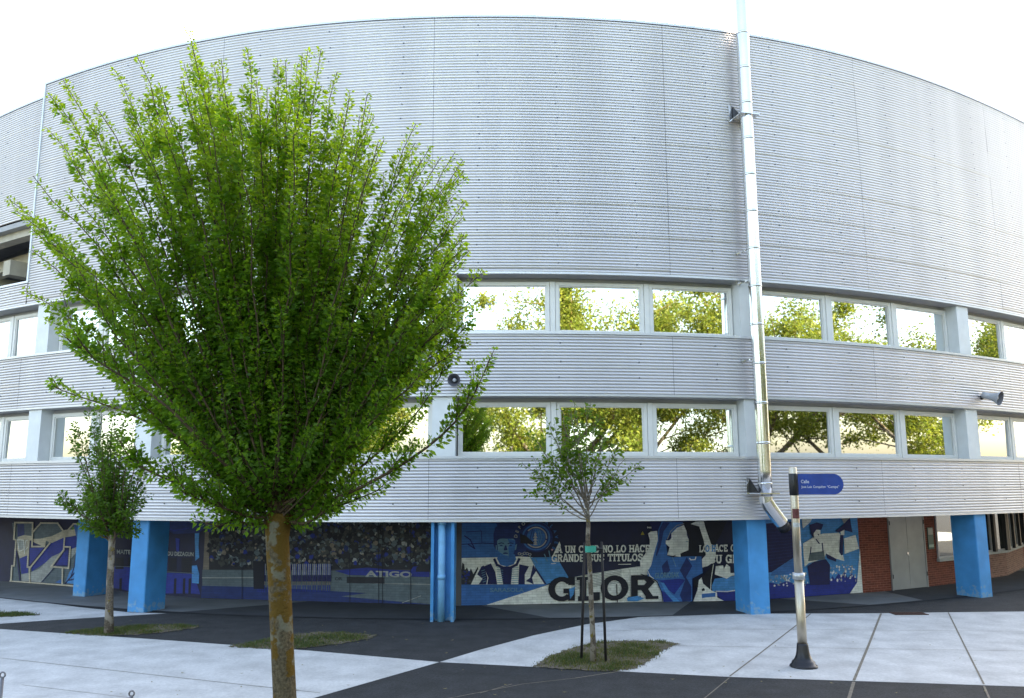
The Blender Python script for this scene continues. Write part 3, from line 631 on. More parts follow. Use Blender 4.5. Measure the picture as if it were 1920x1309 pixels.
m.P('slate', [(375, 1068), (815, 1072), (815, 1084), (375, 1080)]); m.line('grey', [(375, 1083), (480, 1083)], 1.6); m.line('grey', [(690, 1093), (815, 1096)], 1.6); m.line('grey', [(755, 1130), (790, 1117)], 1)
for x in (402, 432, 452): m.P('slate', [(x, 1071), (x + 20, 1071), (x + 20, 1077), (x, 1077)], .2)
m.P('royal', [(628, 1070), (655, 1078), (700, 1079), (806, 1082), (806, 1060), (776, 1062), (770, 1070), (730, 1068), (690, 1064)]); m.P('dark', [(782, 1063), (792, 1058), (806, 1058), (806, 1072), (780, 1072)], .3)
m.text('grey', 'ATIGO', (686, 1081), (773, 1083), 11.5, .04)
m.P('slate', [(628, 1080), (806, 1084), (806, 1094), (628, 1093)]); m.P('dark', [(651, 1081), (722, 1082.5), (722, 1094), (651, 1093)]); m.text('dark', 'OR', (629, 1088), (643, 1088), 6, .03)
for k in range(15):
    x = 487 + k * 9.4 + U(-1, 1)
    if 520 < x < 540 and False: continue
    hd = 1052 + U(-2, 2); m.ell('beige', x, hd, 2.1, 2.8, 8, .05); m.P('grey' if k % 2 else 'royal', [(x - 4, 1057), (x + 4, 1057), (x + 3.4, 1078), (x - 3.4, 1078)], .1)
    for q in (-2, 1): m.P('royal' if k % 2 else 'grey', [(x + q, 1057), (x + q + 1.6, 1057), (x + q + 1.4, 1078), (x + q, 1078)], .05)
    m.P('navy', [(x - 4, 1078), (x + 4, 1078), (x + 4, 1090), (x - 4, 1090)], .1)
    for q in (-2.4, 1.4): m.P('beige', [(x + q - .9, 1090), (x + q + .9, 1090), (x + q + .7, 1097), (x + q - .7, 1097)], .05); m.P('royal', [(x + q - .9, 1097), (x + q + .9, 1097), (x + q + .8, 1110), (x + q - .8, 1110)], .05)
for x in (482, 492): m.ell('beige', x, 1046, 2.4, 3.2, 8, .1); m.P('black', [(x - 6, 1052), (x + 6, 1052), (x + 5, 1104), (x - 5, 1104)], .1)
for x in (455, 657, 711, 718, 771): m.line('black', [(x, 980), (x, 1136)], 1.1, .3)
m.build()
# ---- dark panel with Basque lettering
m = Mural(WDK, (200, 960), 6.545)
m.P('royal', [(40, 660), (320, 670), (320, 1000), (230, 960), (80, 930)]); m.P('royal', [(560, 740), (1070, 760), (1150, 1010), (1000, 1000), (560, 1040)])
for x, y0, y1, w_ in ((110, 560, 700, 100), (260, 560, 680, 90), (760, 560, 740, 100), (920, 560, 745, 130)): m.P('black', [(x, y0), (x + w_, y0), (x + w_, y1), (x, y1)], .3)
for x in (160, 830, 940, 1010): m.P('black', [(x, 820), (x + 30, 810), (x + 24, 1010), (x - 6, 1000)], .3)
m.P('light', [(1085, 260), (1140, 250), (1130, 420), (1140, 560), (1090, 600)]); m.P('light', [(1050, 660), (1110, 655), (1140, 760), (1135, 880), (1050, 870)])
m.P('deep', [(600, 110), (1240, 110), (1260, 200), (1130, 260), (830, 270), (700, 190)]); m.line('royal', [(720, 190), (830, 230), (1010, 200)], 12); m.P('royal', [(850, 320), (900, 330), (890, 500), (860, 480)], .3)
m.line('slate', [(90, 665), (310, 672)], 8); m.line('slate', [(740, 735), (1070, 752)], 8)
m.text('grey', 'MAITE', (130, 515), (296, 520), 54, .03); m.text('grey', 'NDU DEZAGUN', (715, 535), (1072, 545), 52, .03)
m.build()
# ---- outlined numerals on the left panel
m = Mural(W12, (10, 970), 9.35)
m.P('slate', [(120, 100), (490, 95), (480, 390), (440, 400), (400, 880), (430, 890), (430, 1120), (110, 1120), (130, 860), (170, 850), (200, 390), (165, 385)])
m.P('slate', [(640, 100), (930, 100), (1060, 270), (1210, 110), (1560, 120), (1560, 1200), (430, 1130), (430, 880), (800, 430), (700, 500), (490, 500), (500, 260)])
m.P('royal', [(255, 720), (400, 660), (400, 980), (285, 990)]); m.P('deep', [(210, 120), (330, 120), (340, 320), (220, 340)]); m.P('cream', [(220, 350), (330, 310), (470, 330), (480, 390), (430, 400), (405, 660), (255, 720), (205, 560)])
m.P('cream', [(490, 380), (620, 375), (820, 330), (1050, 220), (1240, 210), (1240, 320), (1050, 350), (820, 450), (700, 400), (700, 500), (490, 500)])
m.P('royal', [(800, 460), (1020, 360), (1280, 320), (1330, 480), (1160, 560), (1040, 560), (960, 620), (700, 800), (470, 950), (465, 870)])
m.P('grey', [(285, 1000), (430, 970), (600, 900), (820, 690), (1000, 610), (1300, 510), (1230, 640), (1160, 720), (1000, 760), (860, 890), (640, 1140), (290, 1110)])
m.P('light', [(1300, 520), (1360, 560), (1330, 780), (1230, 880), (1230, 700)]); m.P('light', [(1060, 1150), (1130, 960), (1220, 860), (1560, 850), (1560, 1200)]); m.P('blue', [(1210, 120), (1560, 120), (1560, 600), (1310, 480), (1240, 300)]); m.P('blue', [(880, 1140), (1000, 1080), (1010, 1160)], .3)
m.line('navy', [(1060, 1160), (1200, 1000), (1330, 860), (1500, 820)], 22); m.line('navy', [(1100, 1110), (1220, 1080), (1340, 1040)], 20); m.line('navy', [(1250, 640), (1220, 860), (1160, 1040)], 14); m.line('navy', [(640, 1140), (860, 890)], 12)
m.P('navy', [(430, 400), (690, 520), (780, 420), (440, 860), (410, 860)], .3); m.P('royal', [(440, 540), (690, 530), (440, 830)], .3); m.P('navy', [(1045, 530), (1145, 520), (1120, 860), (850, 850), (1040, 590)], .3); m.P('royal', [(1040, 620), (1110, 560), (1100, 840), (900, 840)], .3)
m.ell('grey', 285, 480, 50, 90, 14, .4); m.line('white', [(225, 390), (330, 400), (340, 560), (255, 600)], 12, closed=True); m.line('white', [(350, 640), (365, 420), (400, 400)], 12); m.line('white', [(345, 590), (405, 530)], 12)
m.line('navy', [(210, 600), (240, 850), (270, 1100)], 26)
for pl in ([(185, 92), (495, 95), (485, 392), (430, 395), (402, 872), (440, 872), (440, 1130)], [(185, 92), (165, 385), (205, 395), (168, 850), (130, 850), (112, 1125)], [(495, 262), (640, 100), (935, 105), (1060, 280), (1042, 515), (1155, 520), (1125, 890), (820, 862), (1040, 570), (1042, 515)],
           [(495, 262), (485, 512), (705, 512), (715, 402), (790, 402), (795, 455), (455, 880)], [(1060, 285), (1215, 115), (1560, 118)], [(1022, 880), (1015, 1180)], [(110, 1128), (440, 1150), (1015, 1190), (1560, 1230)]): m.line('cream', pl, 26 if pl[0][0] != 110 else 40)
m.build()
# ---- door, windows and plaque on the brick side
def onwall(wl, u, z, off): v = wl['p'] + wl['u'] * u - wl['n'] * off; return Vector((v.x, v.y, z))
def wbox(mb, wl, u0, u1, z0, z1, o0, o1, m=0):
    a = onwall(wl, u0, z0, o1); mb.obox(a, wl['u'] * (u1 - u0), wl['n'] * (o1 - o0), (0, 0, z1 - z0), m)
L = WDOOR['L']
t = MB(); wbox(t, WDOOR, 0, L, Z_E - .09, Z_E + .02, .002, .05); wbox(t, WDOOR, 0, .05, 0, Z_E - .091, .002, .05); wbox(t, WDOOR, L - .05, L, 0, Z_E - .091, .002, .05); t.build('door_frame', M_DOOR, BLD)
for u0, u1 in ((.055, L / 2 - .006), (L / 2 + .006, L - .055)):
    t = MB(); wbox(t, WDOOR, u0, u1, .02, Z_E - .095, .004, .035); d_ = t.build('door', M_DOOR, BLD)
    if u0 < .1: t = MB(); wbox(t, WDOOR, u1 - .07, u1 - .02, 1.0, 1.09, .036, .06); t.build('handle', M_STEEL, d_)
    t = MB()
    for z in (.35, 1.9): h_ = (u0 - .03) if u0 < .1 else u1 + .01; wbox(t, WDOOR, h_, h_ + .03, z, z + .12, .04, .06)
    t.build('hinge', M_DARK, d_)
M_GL2 = mat('shop_glass', (.55, .57, .56), .02, 1.0); M_MUL = mat('pale_mullion', (.5, .5, .55), .5, .3)
def shopwin(wl, u0, u1, z0, z1, mull=(), sill=True):
    t = MB(); f_ = .05
    wbox(t, wl, u0, u1, z1 - f_, z1, .002, .05); wbox(t, wl, u0, u1, z0, z0 + f_, .002, .05); wbox(t, wl, u0, u0 + f_, z0 + f_, z1 - f_, .002, .05); wbox(t, wl, u1 - f_, u1, z0 + f_, z1 - f_, .002, .05)
    for q in mull: wbox(t, wl, q - .05, q + .05, z0 + f_, z1 - f_, .002, .06)
    f = t.build('shop_window', M_MUL, BLD)
    t = MB(); t.quad(onwall(wl, u0 + .04, z0 + .04, .02), onwall(wl, u1 - .04, z0 + .04, .02), onwall(wl, u1 - .04, z1 - .04, .02), onwall(wl, u0 + .04, z1 - .04, .02)); t.build('pane', M_GL2, f)
    if sill: t = MB(); wbox(t, wl, u0 - .04, u1 + .04, z0 - .09, z0 - .003, .002, .10); t.build('sill', M_PATH, f)
shopwin(W_D, .66, 2.26, .82, Z_E + .02)
for wl in (W_E1, W_F):
    lw = flatwall('wall', wl['p'][:2], (wl['p'] + wl['u'] * wl['L'])[:2], M_BACK, z0=.79); 
    t = MB(); wbox(t, wl, 0, wl['L'], .782, .86, -.1, .09); t.build('sill', M_PATH, BLD)
    nn = 3; st = wl['L'] / nn
    for k in range(nn): shopwin(wl, k * st + .10, (k + 1) * st - .10, .865, Z_E + .015, sill=False)
    for k in range(nn + 1):
        t = MB(); q = max(0.0, min(wl['L'] - .16, k * st - .08)); wbox(t, wl, q, q + .16, .862, Z_E + .02, .002, .14); t.build('post', M_DARK, BLD)
PLQ = thing('plaque', onwall(W_D, .33, 1.35, 0), 'small dark green and grey plaque on brick beside the double door', 'plaque')
t = MB(); wbox(t, W_D, .20, .50, 1.12, 1.78, .003, .025); t.build('board', mat('plaque_green', (.02, .09, .075), .4), PLQ)
t = MB(); wbox(t, W_D, .22, .48, 1.56, 1.76, .0255, .030); t.build('panel', mat('plaque_grey', (.3, .32, .3), .4), PLQ)
t = MB(); wbox(t, W_D, .22, .48, 1.18, 1.26, .0255, .030); t.build('panel', mat('plaque_mint', (.25, .42, .36), .4), PLQ)
# ================================================================== OBJECTS
# ---- steel flue on the facade
pa = 7.75; px_, py_ = cur(pa, -.40); ptx, pty = tang(pa); Zb = 2.86
FL = thing('exhaust_flue', (px_, py_, Zb), 'tall shiny steel flue running up the facade past the roof edge', 'flue')
rr = .165
mb = MB(); mb.tube([(px_, py_, z) for z in np.arange(Zb, 19.2, .6)], rr, 24); mb.build('pipe', M_STEEL, FL, True)
for z in np.arange(3.15, 19, .98):
    mb = MB(); mb.tube([(px_, py_, z + q) for q in (-.03, -.022, -.008, .008, .022, .03)], [rr + .003, rr + .009, rr + .013, rr + .013, rr + .009, rr + .003], 24, cap=False); mb.build('pipe_joint', M_STEEL, FL, True)
nx_, ny_ = -pty, ptx
def flP(u, v, z): return Vector((px_ + ptx * u + nx_ * v, py_ + pty * u + ny_ * v, z))
for zb, hh in ((2.93, .36), (12.62, .42)):
    mb = MB()
    for sx in (-1, 1):
        u = sx * (rr + .035)
        a, b, c = flP(u, .39, zb), flP(u, -.02, zb), flP(u, .39, zb + hh)
        e = Vector((ptx, pty, 0)) * .012
        i = len(mb.v); mb.v += [tuple(p) for p in (a - e, b - e, c - e, a + e, b + e, c + e)]
        for f in ((0, 1, 2), (5, 4, 3), (0, 3, 4, 1), (1, 4, 5, 2), (2, 5, 3, 0)): mb.f.append(tuple(i + k for k in f)); mb.mi.append(0)
    mb.build('bracket', M_DARK if zb < 5 else M_DARK, FL)
    mb = MB(); o = flP(-rr - .1, -.2, zb - .03); mb.obox(o, Vector((ptx, pty, 0)) * (2 * rr + .2), Vector((nx_, ny_, 0)) * .60, (0, 0, .028))
    o = flP(-rr - .14, .34, zb - .05); mb.obox(o, Vector((ptx, pty, 0)) * .08, Vector((nx_, ny_, 0)) * .045, (0, 0, hh + .05))
    mb.build('bracket_plate', M_STEEL, FL)
for zc in (9.0, 8.2, 6.2):
    mb = MB(); mb.tube([flP(-rr - .03, .1, zc), flP(-rr - .03, .4, zc)], .02, 6); mb.tube([flP(-rr - .06, .36, zc), flP(-rr - .06, .38, zc)], .05, 8); mb.build('bracket', M_STEEL, FL)
mb = MB(); e0 = flP(0, 0, Zb - .02); e1 = flP(0, 0, Zb - .12); e2 = flP(.10, .02, Zb - .26); e3 = flP(.46, .12, Zb - .64)
mb.tube([e0, e1, e2, e3], [rr + .004] * 4, 24, cap=False); mb.build('elbow', M_STEEL, FL, False)
mb = MB(); mb.tube([e3 - (e3 - e2).normalized() * .02, e3 + (e3 - e2).normalized() * .22 + Vector((nx_, ny_, 0)) * .05], rr - .012, 20); mb.build('outlet_pipe', M_DARK, FL, True)
# ---- horn loudspeakers
def horn(a, z, dirv, label, sc=1.0):
    x, y = cur(a, -.02); o = thing('loudspeaker', (x, y, z), label, 'loudspeaker', 'horn loudspeakers on the facade')
    tx, ty = tang(a); n = Vector((ty, -tx, 0)); c0 = Vector((x, y, z)) + n * .28; d = Vector(dirv).normalized()
    prof = [(-.22, .05), (-.20, .085), (-.06, .09), (-.05, .085), (.04, .10), (.12, .125), (.18, .155), (.225, .185), (.23, .185)]
    mb = MB(); mb.tube([c0 + d * q * sc for q, _ in prof], [r * sc for _, r in prof], 22, cap=False); mb.build('horn', mat('horn_grey', (.46, .47, .50), .45, .1), o, True)
    mb = MB(); pin = [(.228, .181), (.18, .150), (.12, .118), (.03, .09), (.0, .06), (-.01, .002)]; mb.tube([c0 + d * q * sc for q, _ in pin], [r * sc for _, r in pin], 22, cap=False); mb.build('horn_mouth', mat('horn_inside', (.13, .13, .15), .5, .1), o, True)
    mb = MB(); mb.tube([c0 + d * q * sc for q in (.02, .10, .16, .175)], [.04 * sc, .045 * sc, .055 * sc, .03 * sc], 14); mb.build('horn_tip', mat('horn_grey', (.46, .47, .50)), o, True)
    mb = MB(); mb.tube([Vector((x, y, z)), c0 - d * .1 * sc], .022, 8); mb.tube([Vector((x, y, z)), Vector((x, y, z)) + n * .03], .07, 10); mb.build('bracket', M_DARK, o, True)
horn(arc_of(856, 712), CAMZ + ray(856, 712)[2] * 19.6, (-.15, -1, -.10), 'grey horn loudspeaker facing the plaza beside the large tree', .84)
horn(arc_of(1838, 735), CAMZ + ray(1858, 738)[2] * 23.1, (.60, -.72, -.30), 'grey horn loudspeaker turned sideways on the right end of facade', 1.12)
# ---- street name post
sx, sy, _ = G(1507, 1251); SP = thing('street_sign', (sx, sy, 0), 'steel post with blue round ended street name plate on the pale pavement', 'street sign')
def sz(py): d = ray(1500, py); return CAMZ + d[2] * sy
mb = MB(); mb.tube([(sx, sy, z) for z in (0, .03, .045, .05, .10, .115, .15, .20, .27, .36, .40)], [.235, .235, .222, .205, .19, .168, .142, .122, .108, .098, .092], 28); mb.build('base', mat('black_cast_iron', (.025, .025, .03), .32, .4), SP, True)
zc = sz(1080); zt = sz(876)
mb = MB(); mb.tube([(sx, sy, z) for z in (.38, .8, zc)], .080, 24); mb.build('lower_post', M_STEELB, SP, True)
mb = MB(); mb.tube([(sx, sy, z) for z in (zc - .06, zc - .055, zc + .055, zc + .06)], [.085, .105, .105, .085], 24); mb.build('collar', mat('collar_grey', (.55, .56, .57), .35, .5), SP, True)
mb = MB(); mb.tube([(sx, sy, z) for z in (zc, 2.4, zt - .012, zt)], [.070, .070, .070, .062], 24); mb.build('upper_post', M_STEELB, SP, True)
zb0, zb1 = sz(929), sz(888)
mb = MB(); mb.tube([(sx, sy, z) for z in (zb0, zb0 + .01, zb1 - .01, zb1)], [.074, .079, .079, .074], 24); mb.build('clamp', mat('black_clamp', (.012, .012, .016), .35), SP, True)
W_ = .82; Hh = zb1 - zb0 - .02; z0 = zb0 + .015
pts = [(0, 0), (W_ - Hh / 2, 0)] + [(W_ - Hh / 2 + Hh / 2 * math.sin(t), Hh / 2 - Hh / 2 * math.cos(t)) for t in np.linspace(.15, math.pi - .15, 12)] + [(W_ - Hh / 2, Hh), (0, Hh)]
def plate(mb, pts, y0, y1, mm=0):
    n = len(pts); i = len(mb.v); mb.v += [(sx + .078 + u, y0, z0 + v) for u, v in pts] + [(sx + .078 + u, y1, z0 + v) for u, v in pts]
    mb.f.append(tuple(range(i, i + n))); mb.f.append(tuple(range(i + 2 * n - 1, i + n - 1, -1))); mb.mi += [mm, mm]
    for k in range(n): mb.f.append((i + k, i + n + k, i + n + (k + 1) % n, i + (k + 1) % n)); mb.mi.append(mm)
mb = MB(); plate(mb, pts, sy - .012, sy + .012); NP = mb.build('name_plate', mat('sign_blue', (.012, .065, .34), .25, 0, .12, 5), SP)
mb = MB(); q = [(u * .985 + .008, (v - Hh / 2) * .93 + Hh / 2) for u, v in pts]
def sign_text(txt, x0, x1, zb, h):
    vs, fs = textmesh(txt, .006); ax, bx2 = min(v[0] for v in vs), max(v[0] for v in vs); i = len(mb.v)
    for v in vs: mb.v.append((sx + .078 + x0 + (v[0] - ax) / (bx2 - ax) * (x1 - x0), sy - .0145, z0 + zb + v[1] * h))
    for f in fs: mb.f.append(tuple(i + k for k in f)); mb.mi.append(0)
sign_text('Calle', .055, .20, Hh * .55, .085); mb.build('lettering', mat('sign_white', (.75, .78, .85), .5), NP)
for tx_t, x0_, x1_ in (('Jose', .055, .145), ('Luis', .168, .245), ('Compañon', .268, .49), ('“Compa”', .515, .735)):
    mb = MB(); sign_text(tx_t, x0_, x1_, Hh * .32, .060); mb.build('lettering', MATS['sign_white'], NP)
for py_s, hh, colr, nm in ((963, .17, (.14, .035, .035), 'red_sticker'), (984, .08, (.6, .62, .62), 'white_sticker'), (1019, .10, (.6, .6, .62), 'white_sticker')):
    z = sz(py_s); mb = MB(); r_ = .0715; n = 10; a0 = -2.6 if nm == 'red_sticker' or py_s == 984 else -1.2; a1 = -.5 if a0 < -2 else -.4
    for k in range(n):
        p, q2 = a0 + (a1 - a0) * k / n, a0 + (a1 - a0) * (k + 1) / n
        mb.quad(*[(sx + r_ * math.cos(t), sy + r_ * math.sin(t), zz) for t, zz in ((p, z - hh / 2), (q2, z - hh / 2), (q2, z + hh / 2), (p, z + hh / 2))])
    mb.build('sticker', mat(nm, colr, .6, 0, .25, 30), SP)
# ---- drain grate
g0, g1 = G(1678, 1153.5), G(1738, 1152.5); GR = thing('drain_grate', ((g0[0] + g1[0]) / 2, g0[1], 0), 'rusty rectangular drain grate set at the edge of the pale pavement', 'drain grate')
mb = MB(); mb.box(((g0[0] + g1[0]) / 2, g0[1] + .14, .009), (g1[0] - g0[0], .34, .012)); mb.build('pit', M_BACK, GR)
mb = MB()
for k in range(16): mb.box((g0[0] + (k + .5) * (g1[0] - g0[0]) / 16, g0[1] + .14, .018), (.026, .30, .012))
for q in (-.16, .16): mb.box(((g0[0] + g1[0]) / 2, g0[1] + .14 + q, .018), (g1[0] - g0[0], .03, .0125))
mb.build('bars', mat('rusty_iron', (.09, .045, .035), .8, .2, .3, 20), GR)
# ---- guy stakes in the near foreground
def stake(px, py, Y, label):
    p = AT(px, py, Y); o = thing('guy_stake', (p.x, p.y, 0), label, 'stake', 'metal stakes in the near paving'); mb = MB(); mb.tube([(p.x, p.y, 0), (p.x, p.y, p.z - .04)], .018, 8)
    mb.build('rod', mat('galvanised_rod', (.2, .2, .22), .5, .6), o, True)
    mb = MB(); mb.tube([(p.x + .027 * math.cos(t), p.y, p.z - .013 + .027 * math.sin(t)) for t in np.linspace(-1.57, 4.71, 13)], .009, 6, cap=False); mb.build('eye_loop', mat('galvanised_rod', (.2, .2, .22), .5, .6), o, True)
stake(5, 1263, 9.0, 'grey metal stake with an eye loop at the far left edge'); stake(247, 1298, 9.2, 'grey metal stake of which only the eye loop shows left of the big tree')
# small litter leaves
mb = MB(); M_DEADL = mat('dry_leaf', (.22, .19, .07), .8, 0, .4, 40)
for k in range(70):
    px, py = (U(200, 1900), U(1165, 1305))
    x, y, _ = G(px, py); a = U(0, 6.3); s_ = U(.02, .045); z = .012 + U(0, .008)
    mb.poly([(x + s_ * math.cos(a + q) * (1 if i % 2 else .5), y + s_ * math.sin(a + q) * (1 if i % 2 else .5), z + .006 * (i % 2)) for i, q in enumerate((0, 1.57, 3.14, 4.71))])
tag(mb.build('fallen_leaves', M_DEADL), 'scattered dry leaves lying on the paving', 'fallen leaves', kind='stuff')
# ---- grass pits
def mat_leaf(name, col, tr, tint=True, trans=.45):
    m = bpy.data.materials.new(name); m.use_nodes = True; nt = m.node_tree; b = nt.nodes['Principled BSDF']; b.inputs['Roughness'].default_value = .5; b.inputs['Specular IOR Level'].default_value = .35
    at = nt.nodes.new('ShaderNodeAttribute'); at.attribute_name = 'tint'
    def mul(c):
        x = nt.nodes.new('ShaderNodeMix'); x.data_type = 'RGBA'; x.blend_type = 'MULTIPLY'; x.inputs[0].default_value = 1; x.inputs[6].default_value = (*c, 1); nt.links.new(at.outputs['Color'], x.inputs[7]); return x.outputs[2]
    nt.links.new(mul(col), b.inputs['Base Color']); t = nt.nodes.new('ShaderNodeBsdfTranslucent'); nt.links.new(mul(tr), t.inputs['Color'])
    ms = nt.nodes.new('ShaderNodeMixShader'); ms.inputs[0].default_value = trans; nt.links.new(b.outputs[0], ms.inputs[1]); nt.links.new(t.outputs[0], ms.inputs[2]); nt.links.new(ms.outputs[0], nt.nodes['Material Output'].inputs[0]); return m
M_GRASS = mat_leaf('grass_blade', (.075, .105, .03), (.10, .15, .03), trans=.3); M_SOIL = mat('tree_pit_soil', (.13, .105, .08), .95, 0, .35, 6, .4, 30)
rng = np.random.default_rng(5)
def set_tint(me, per_vert):
    ca = me.color_attributes.new('tint', 'FLOAT_COLOR', 'POINT'); ca.data.foreach_set('color', np.concatenate([per_vert, np.ones((len(per_vert), 1))], 1).astype(np.float32).ravel())
def grass(outline_px, n, label, hmax=.065, dry=.6):
    pg = [G(*p)[:2] for p in outline_px]; xs, ys = [p[0] for p in pg], [p[1] for p in pg]
    ol = []
    for i in range(len(pg)):
        a, b2 = pg[i], pg[(i + 1) % len(pg)]; n_ = max(2, int(math.hypot(a[0] - b2[0], a[1] - b2[1]) / .07))
        for q in range(n_): f_ = q / n_; ol.append((a[0] + (b2[0] - a[0]) * f_ + rng.normal(0, .03), a[1] + (b2[1] - a[1]) * f_ + rng.normal(0, .035)))
    mb = MB(); mb.poly([(x, y, .013) for x, y in ol]); 
    so = mb.build('tree_pit', M_SOIL); so['kind'] = 'structure'
    def inside(x, y):
        c = False
        for i in range(len(pg)):
            x1, y1 = pg[i]; x2, y2 = pg[i - 1]
            if (y1 > y) != (y2 > y) and x < (x2 - x1) * (y - y1) / (y2 - y1) + x1: c = not c
        return c
    V, F, T = [], [], []
    cl = [(rng.uniform(min(xs), max(xs)), rng.uniform(min(ys), max(ys)), rng.uniform(.15, .6)) for _ in range(14)]
    while len(F) < n:
        x, y = rng.uniform(min(xs), max(xs)), rng.uniform(min(ys), max(ys))
        if not inside(x, y): continue
        x += rng.normal(0, .05); y += rng.normal(0, .07)
        dens = max([math.exp(-((x - a) ** 2 + (y - b) ** 2) / c ** 2) for a, b, c in cl])
        if rng.random() > .2 + dens: continue
        h = hmax * rng.uniform(.3, 1) * (.5 + .5 * dens); a = rng.uniform(0, 6.28); wd = rng.uniform(.004, .009); lx_, ly_ = rng.normal(0, .5, 2) * h
        i = len(V); V += [(x - wd * math.cos(a), y - wd * math.sin(a), .012), (x + wd * math.cos(a), y + wd * math.sin(a), .012), (x + lx_, y + ly_, .012 + h)]; F.append((i, i + 1, i + 2))
        c = (1.9, 1.35, 1.3) if rng.random() < dry * (1.3 - dens) else (rng.uniform(.6, 1.2), rng.uniform(.7, 1.2), .8); T += [c] * 3
    me = bpy.data.meshes.new('grass'); me.from_pydata(V, [], F); me.materials.append(M_GRASS); set_tint(me, np.array(T)); o = bpy.data.objects.new('grass', me); COL.objects.link(o); tag(o, label, 'grass', kind='stuff')
def blob_px(pts): return pts
grass([(1000, 1251), (1030, 1232), (1075, 1214), (1120, 1205), (1180, 1202), (1240, 1203), (1272, 1208), (1240, 1222), (1215, 1243), (1190, 1256), (1130, 1260), (1060, 1256)], 9500, 'worn grass patch round the staked young tree', .07, .85)
grass([(430, 1213), (480, 1204), (540, 1192), (600, 1185), (660, 1188), (705, 1192), (690, 1199), (640, 1208), (560, 1217), (500, 1218)], 6500, 'short grass patch behind the big tree trunk')
grass([(120, 1188), (180, 1180), (260, 1174), (330, 1172), (375, 1176), (330, 1184), (260, 1191), (190, 1193)], 6000, 'grass strip round the small tree on the left')
grass([(-60, 1150), (0, 1149.5), (45, 1150), (75, 1154), (20, 1157), (-60, 1159)], 2500, 'sliver of grass in the pale paving at the far left', .09, .2)
# ================================================================== TREES
M_LEAF = mat_leaf('tree_leaf', (.078, .180, .015), (.23, .47, .024), trans=.5)
def bark(name, c0, c1, c2, sc, zlo, zhi):
    m = bpy.data.materials.new(name); m.use_nodes = True; nt = m.node_tree; b = nt.nodes['Principled BSDF']; b.inputs['Roughness'].default_value = .95; b.inputs['Specular IOR Level'].default_value = .15
    geo = nt.nodes.new('ShaderNodeNewGeometry'); N = lambda s, d: (lambda n: (setattr(n.inputs['Scale'], 'default_value', s), setattr(n.inputs['Detail'], 'default_value', d), nt.links.new(geo.outputs['Position'], n.inputs['Vector']), n)[-1])(nt.nodes.new('ShaderNodeTexNoise'))
    n1, n2, n3 = N(sc, 8), N(sc * .45, 6), N(38, 5)
    r1 = nt.nodes.new('ShaderNodeValToRGB'); r1.color_ramp.elements[0].color = (*[c * .45 for c in c0], 1); r1.color_ramp.elements[1].color = (*c0, 1); r1.color_ramp.elements[0].position = .32; r1.color_ramp.elements[1].position = .62; nt.links.new(n3.outputs[0], r1.inputs[0])
    sep = nt.nodes.new('ShaderNodeSeparateXYZ'); nt.links.new(geo.outputs['Position'], sep.inputs[0]); mz = nt.nodes.new('ShaderNodeMapRange'); mz.inputs[1].default_value = zlo; mz.inputs[2].default_value = zhi; mz.inputs[3].default_value = -.11; mz.inputs[4].default_value = .10; nt.links.new(sep.outputs[2], mz.inputs[0])
    def cov(n, lo, hi, c, prev, usez):
        s = n.outputs[0]
        if usez: a = nt.nodes.new('ShaderNodeMath'); a.operation = 'ADD'; nt.links.new(s, a.inputs[0]); nt.links.new(mz.outputs[0], a.inputs[1]); s = a.outputs[0]
        mr = nt.nodes.new('ShaderNodeMapRange'); mr.inputs[1].default_value = lo; mr.inputs[2].default_value = hi; nt.links.new(s, mr.inputs[0]); x = nt.nodes.new('ShaderNodeMix'); x.data_type = 'RGBA'; nt.links.new(mr.outputs[0], x.inputs[0]); nt.links.new(prev, x.inputs[6]); x.inputs[7].default_value = (*c, 1); return x.outputs[2]
    o = cov(n2, .50, .54, c2, r1.outputs[0], False); o = cov(n1, .50, .545, c1, o, True)
    nt.links.new(o, b.inputs['Base Color']); bp = nt.nodes.new('ShaderNodeBump'); bp.inputs['Strength'].default_value = .9; bp.inputs['Distance'].default_value = .02; nt.links.new(n3.outputs[0], bp.inputs['Height']); nt.links.new(bp.outputs[0], b.inputs['Normal']); return m
M_BARKL = bark('lichen_bark', (.15, .12, .075), (.125, .075, .017), (.17, .16, .115), 7, .3, 2.6)
M_BARK = bark('grey_bark', (.17, .14, .11), (.16, .12, .03), (.26, .23, .19), 9, 3, 12)
M_BARKB = mat('brown_twig_bark', (.085, .055, .03), .9, 0, .3, 12)
M_BARKY = mat('grey_twig_bark', (.20, .165, .13), .9, 0, .3, 20)
def bez(p, n):
    t = np.linspace(0, 1, n)[:, None]; p = np.array(p, float); return (1 - t) ** 3 * p[0] + 3 * (1 - t) ** 2 * t * p[1] + 3 * (1 - t) * t * t * p[2] + t ** 3 * p[3]
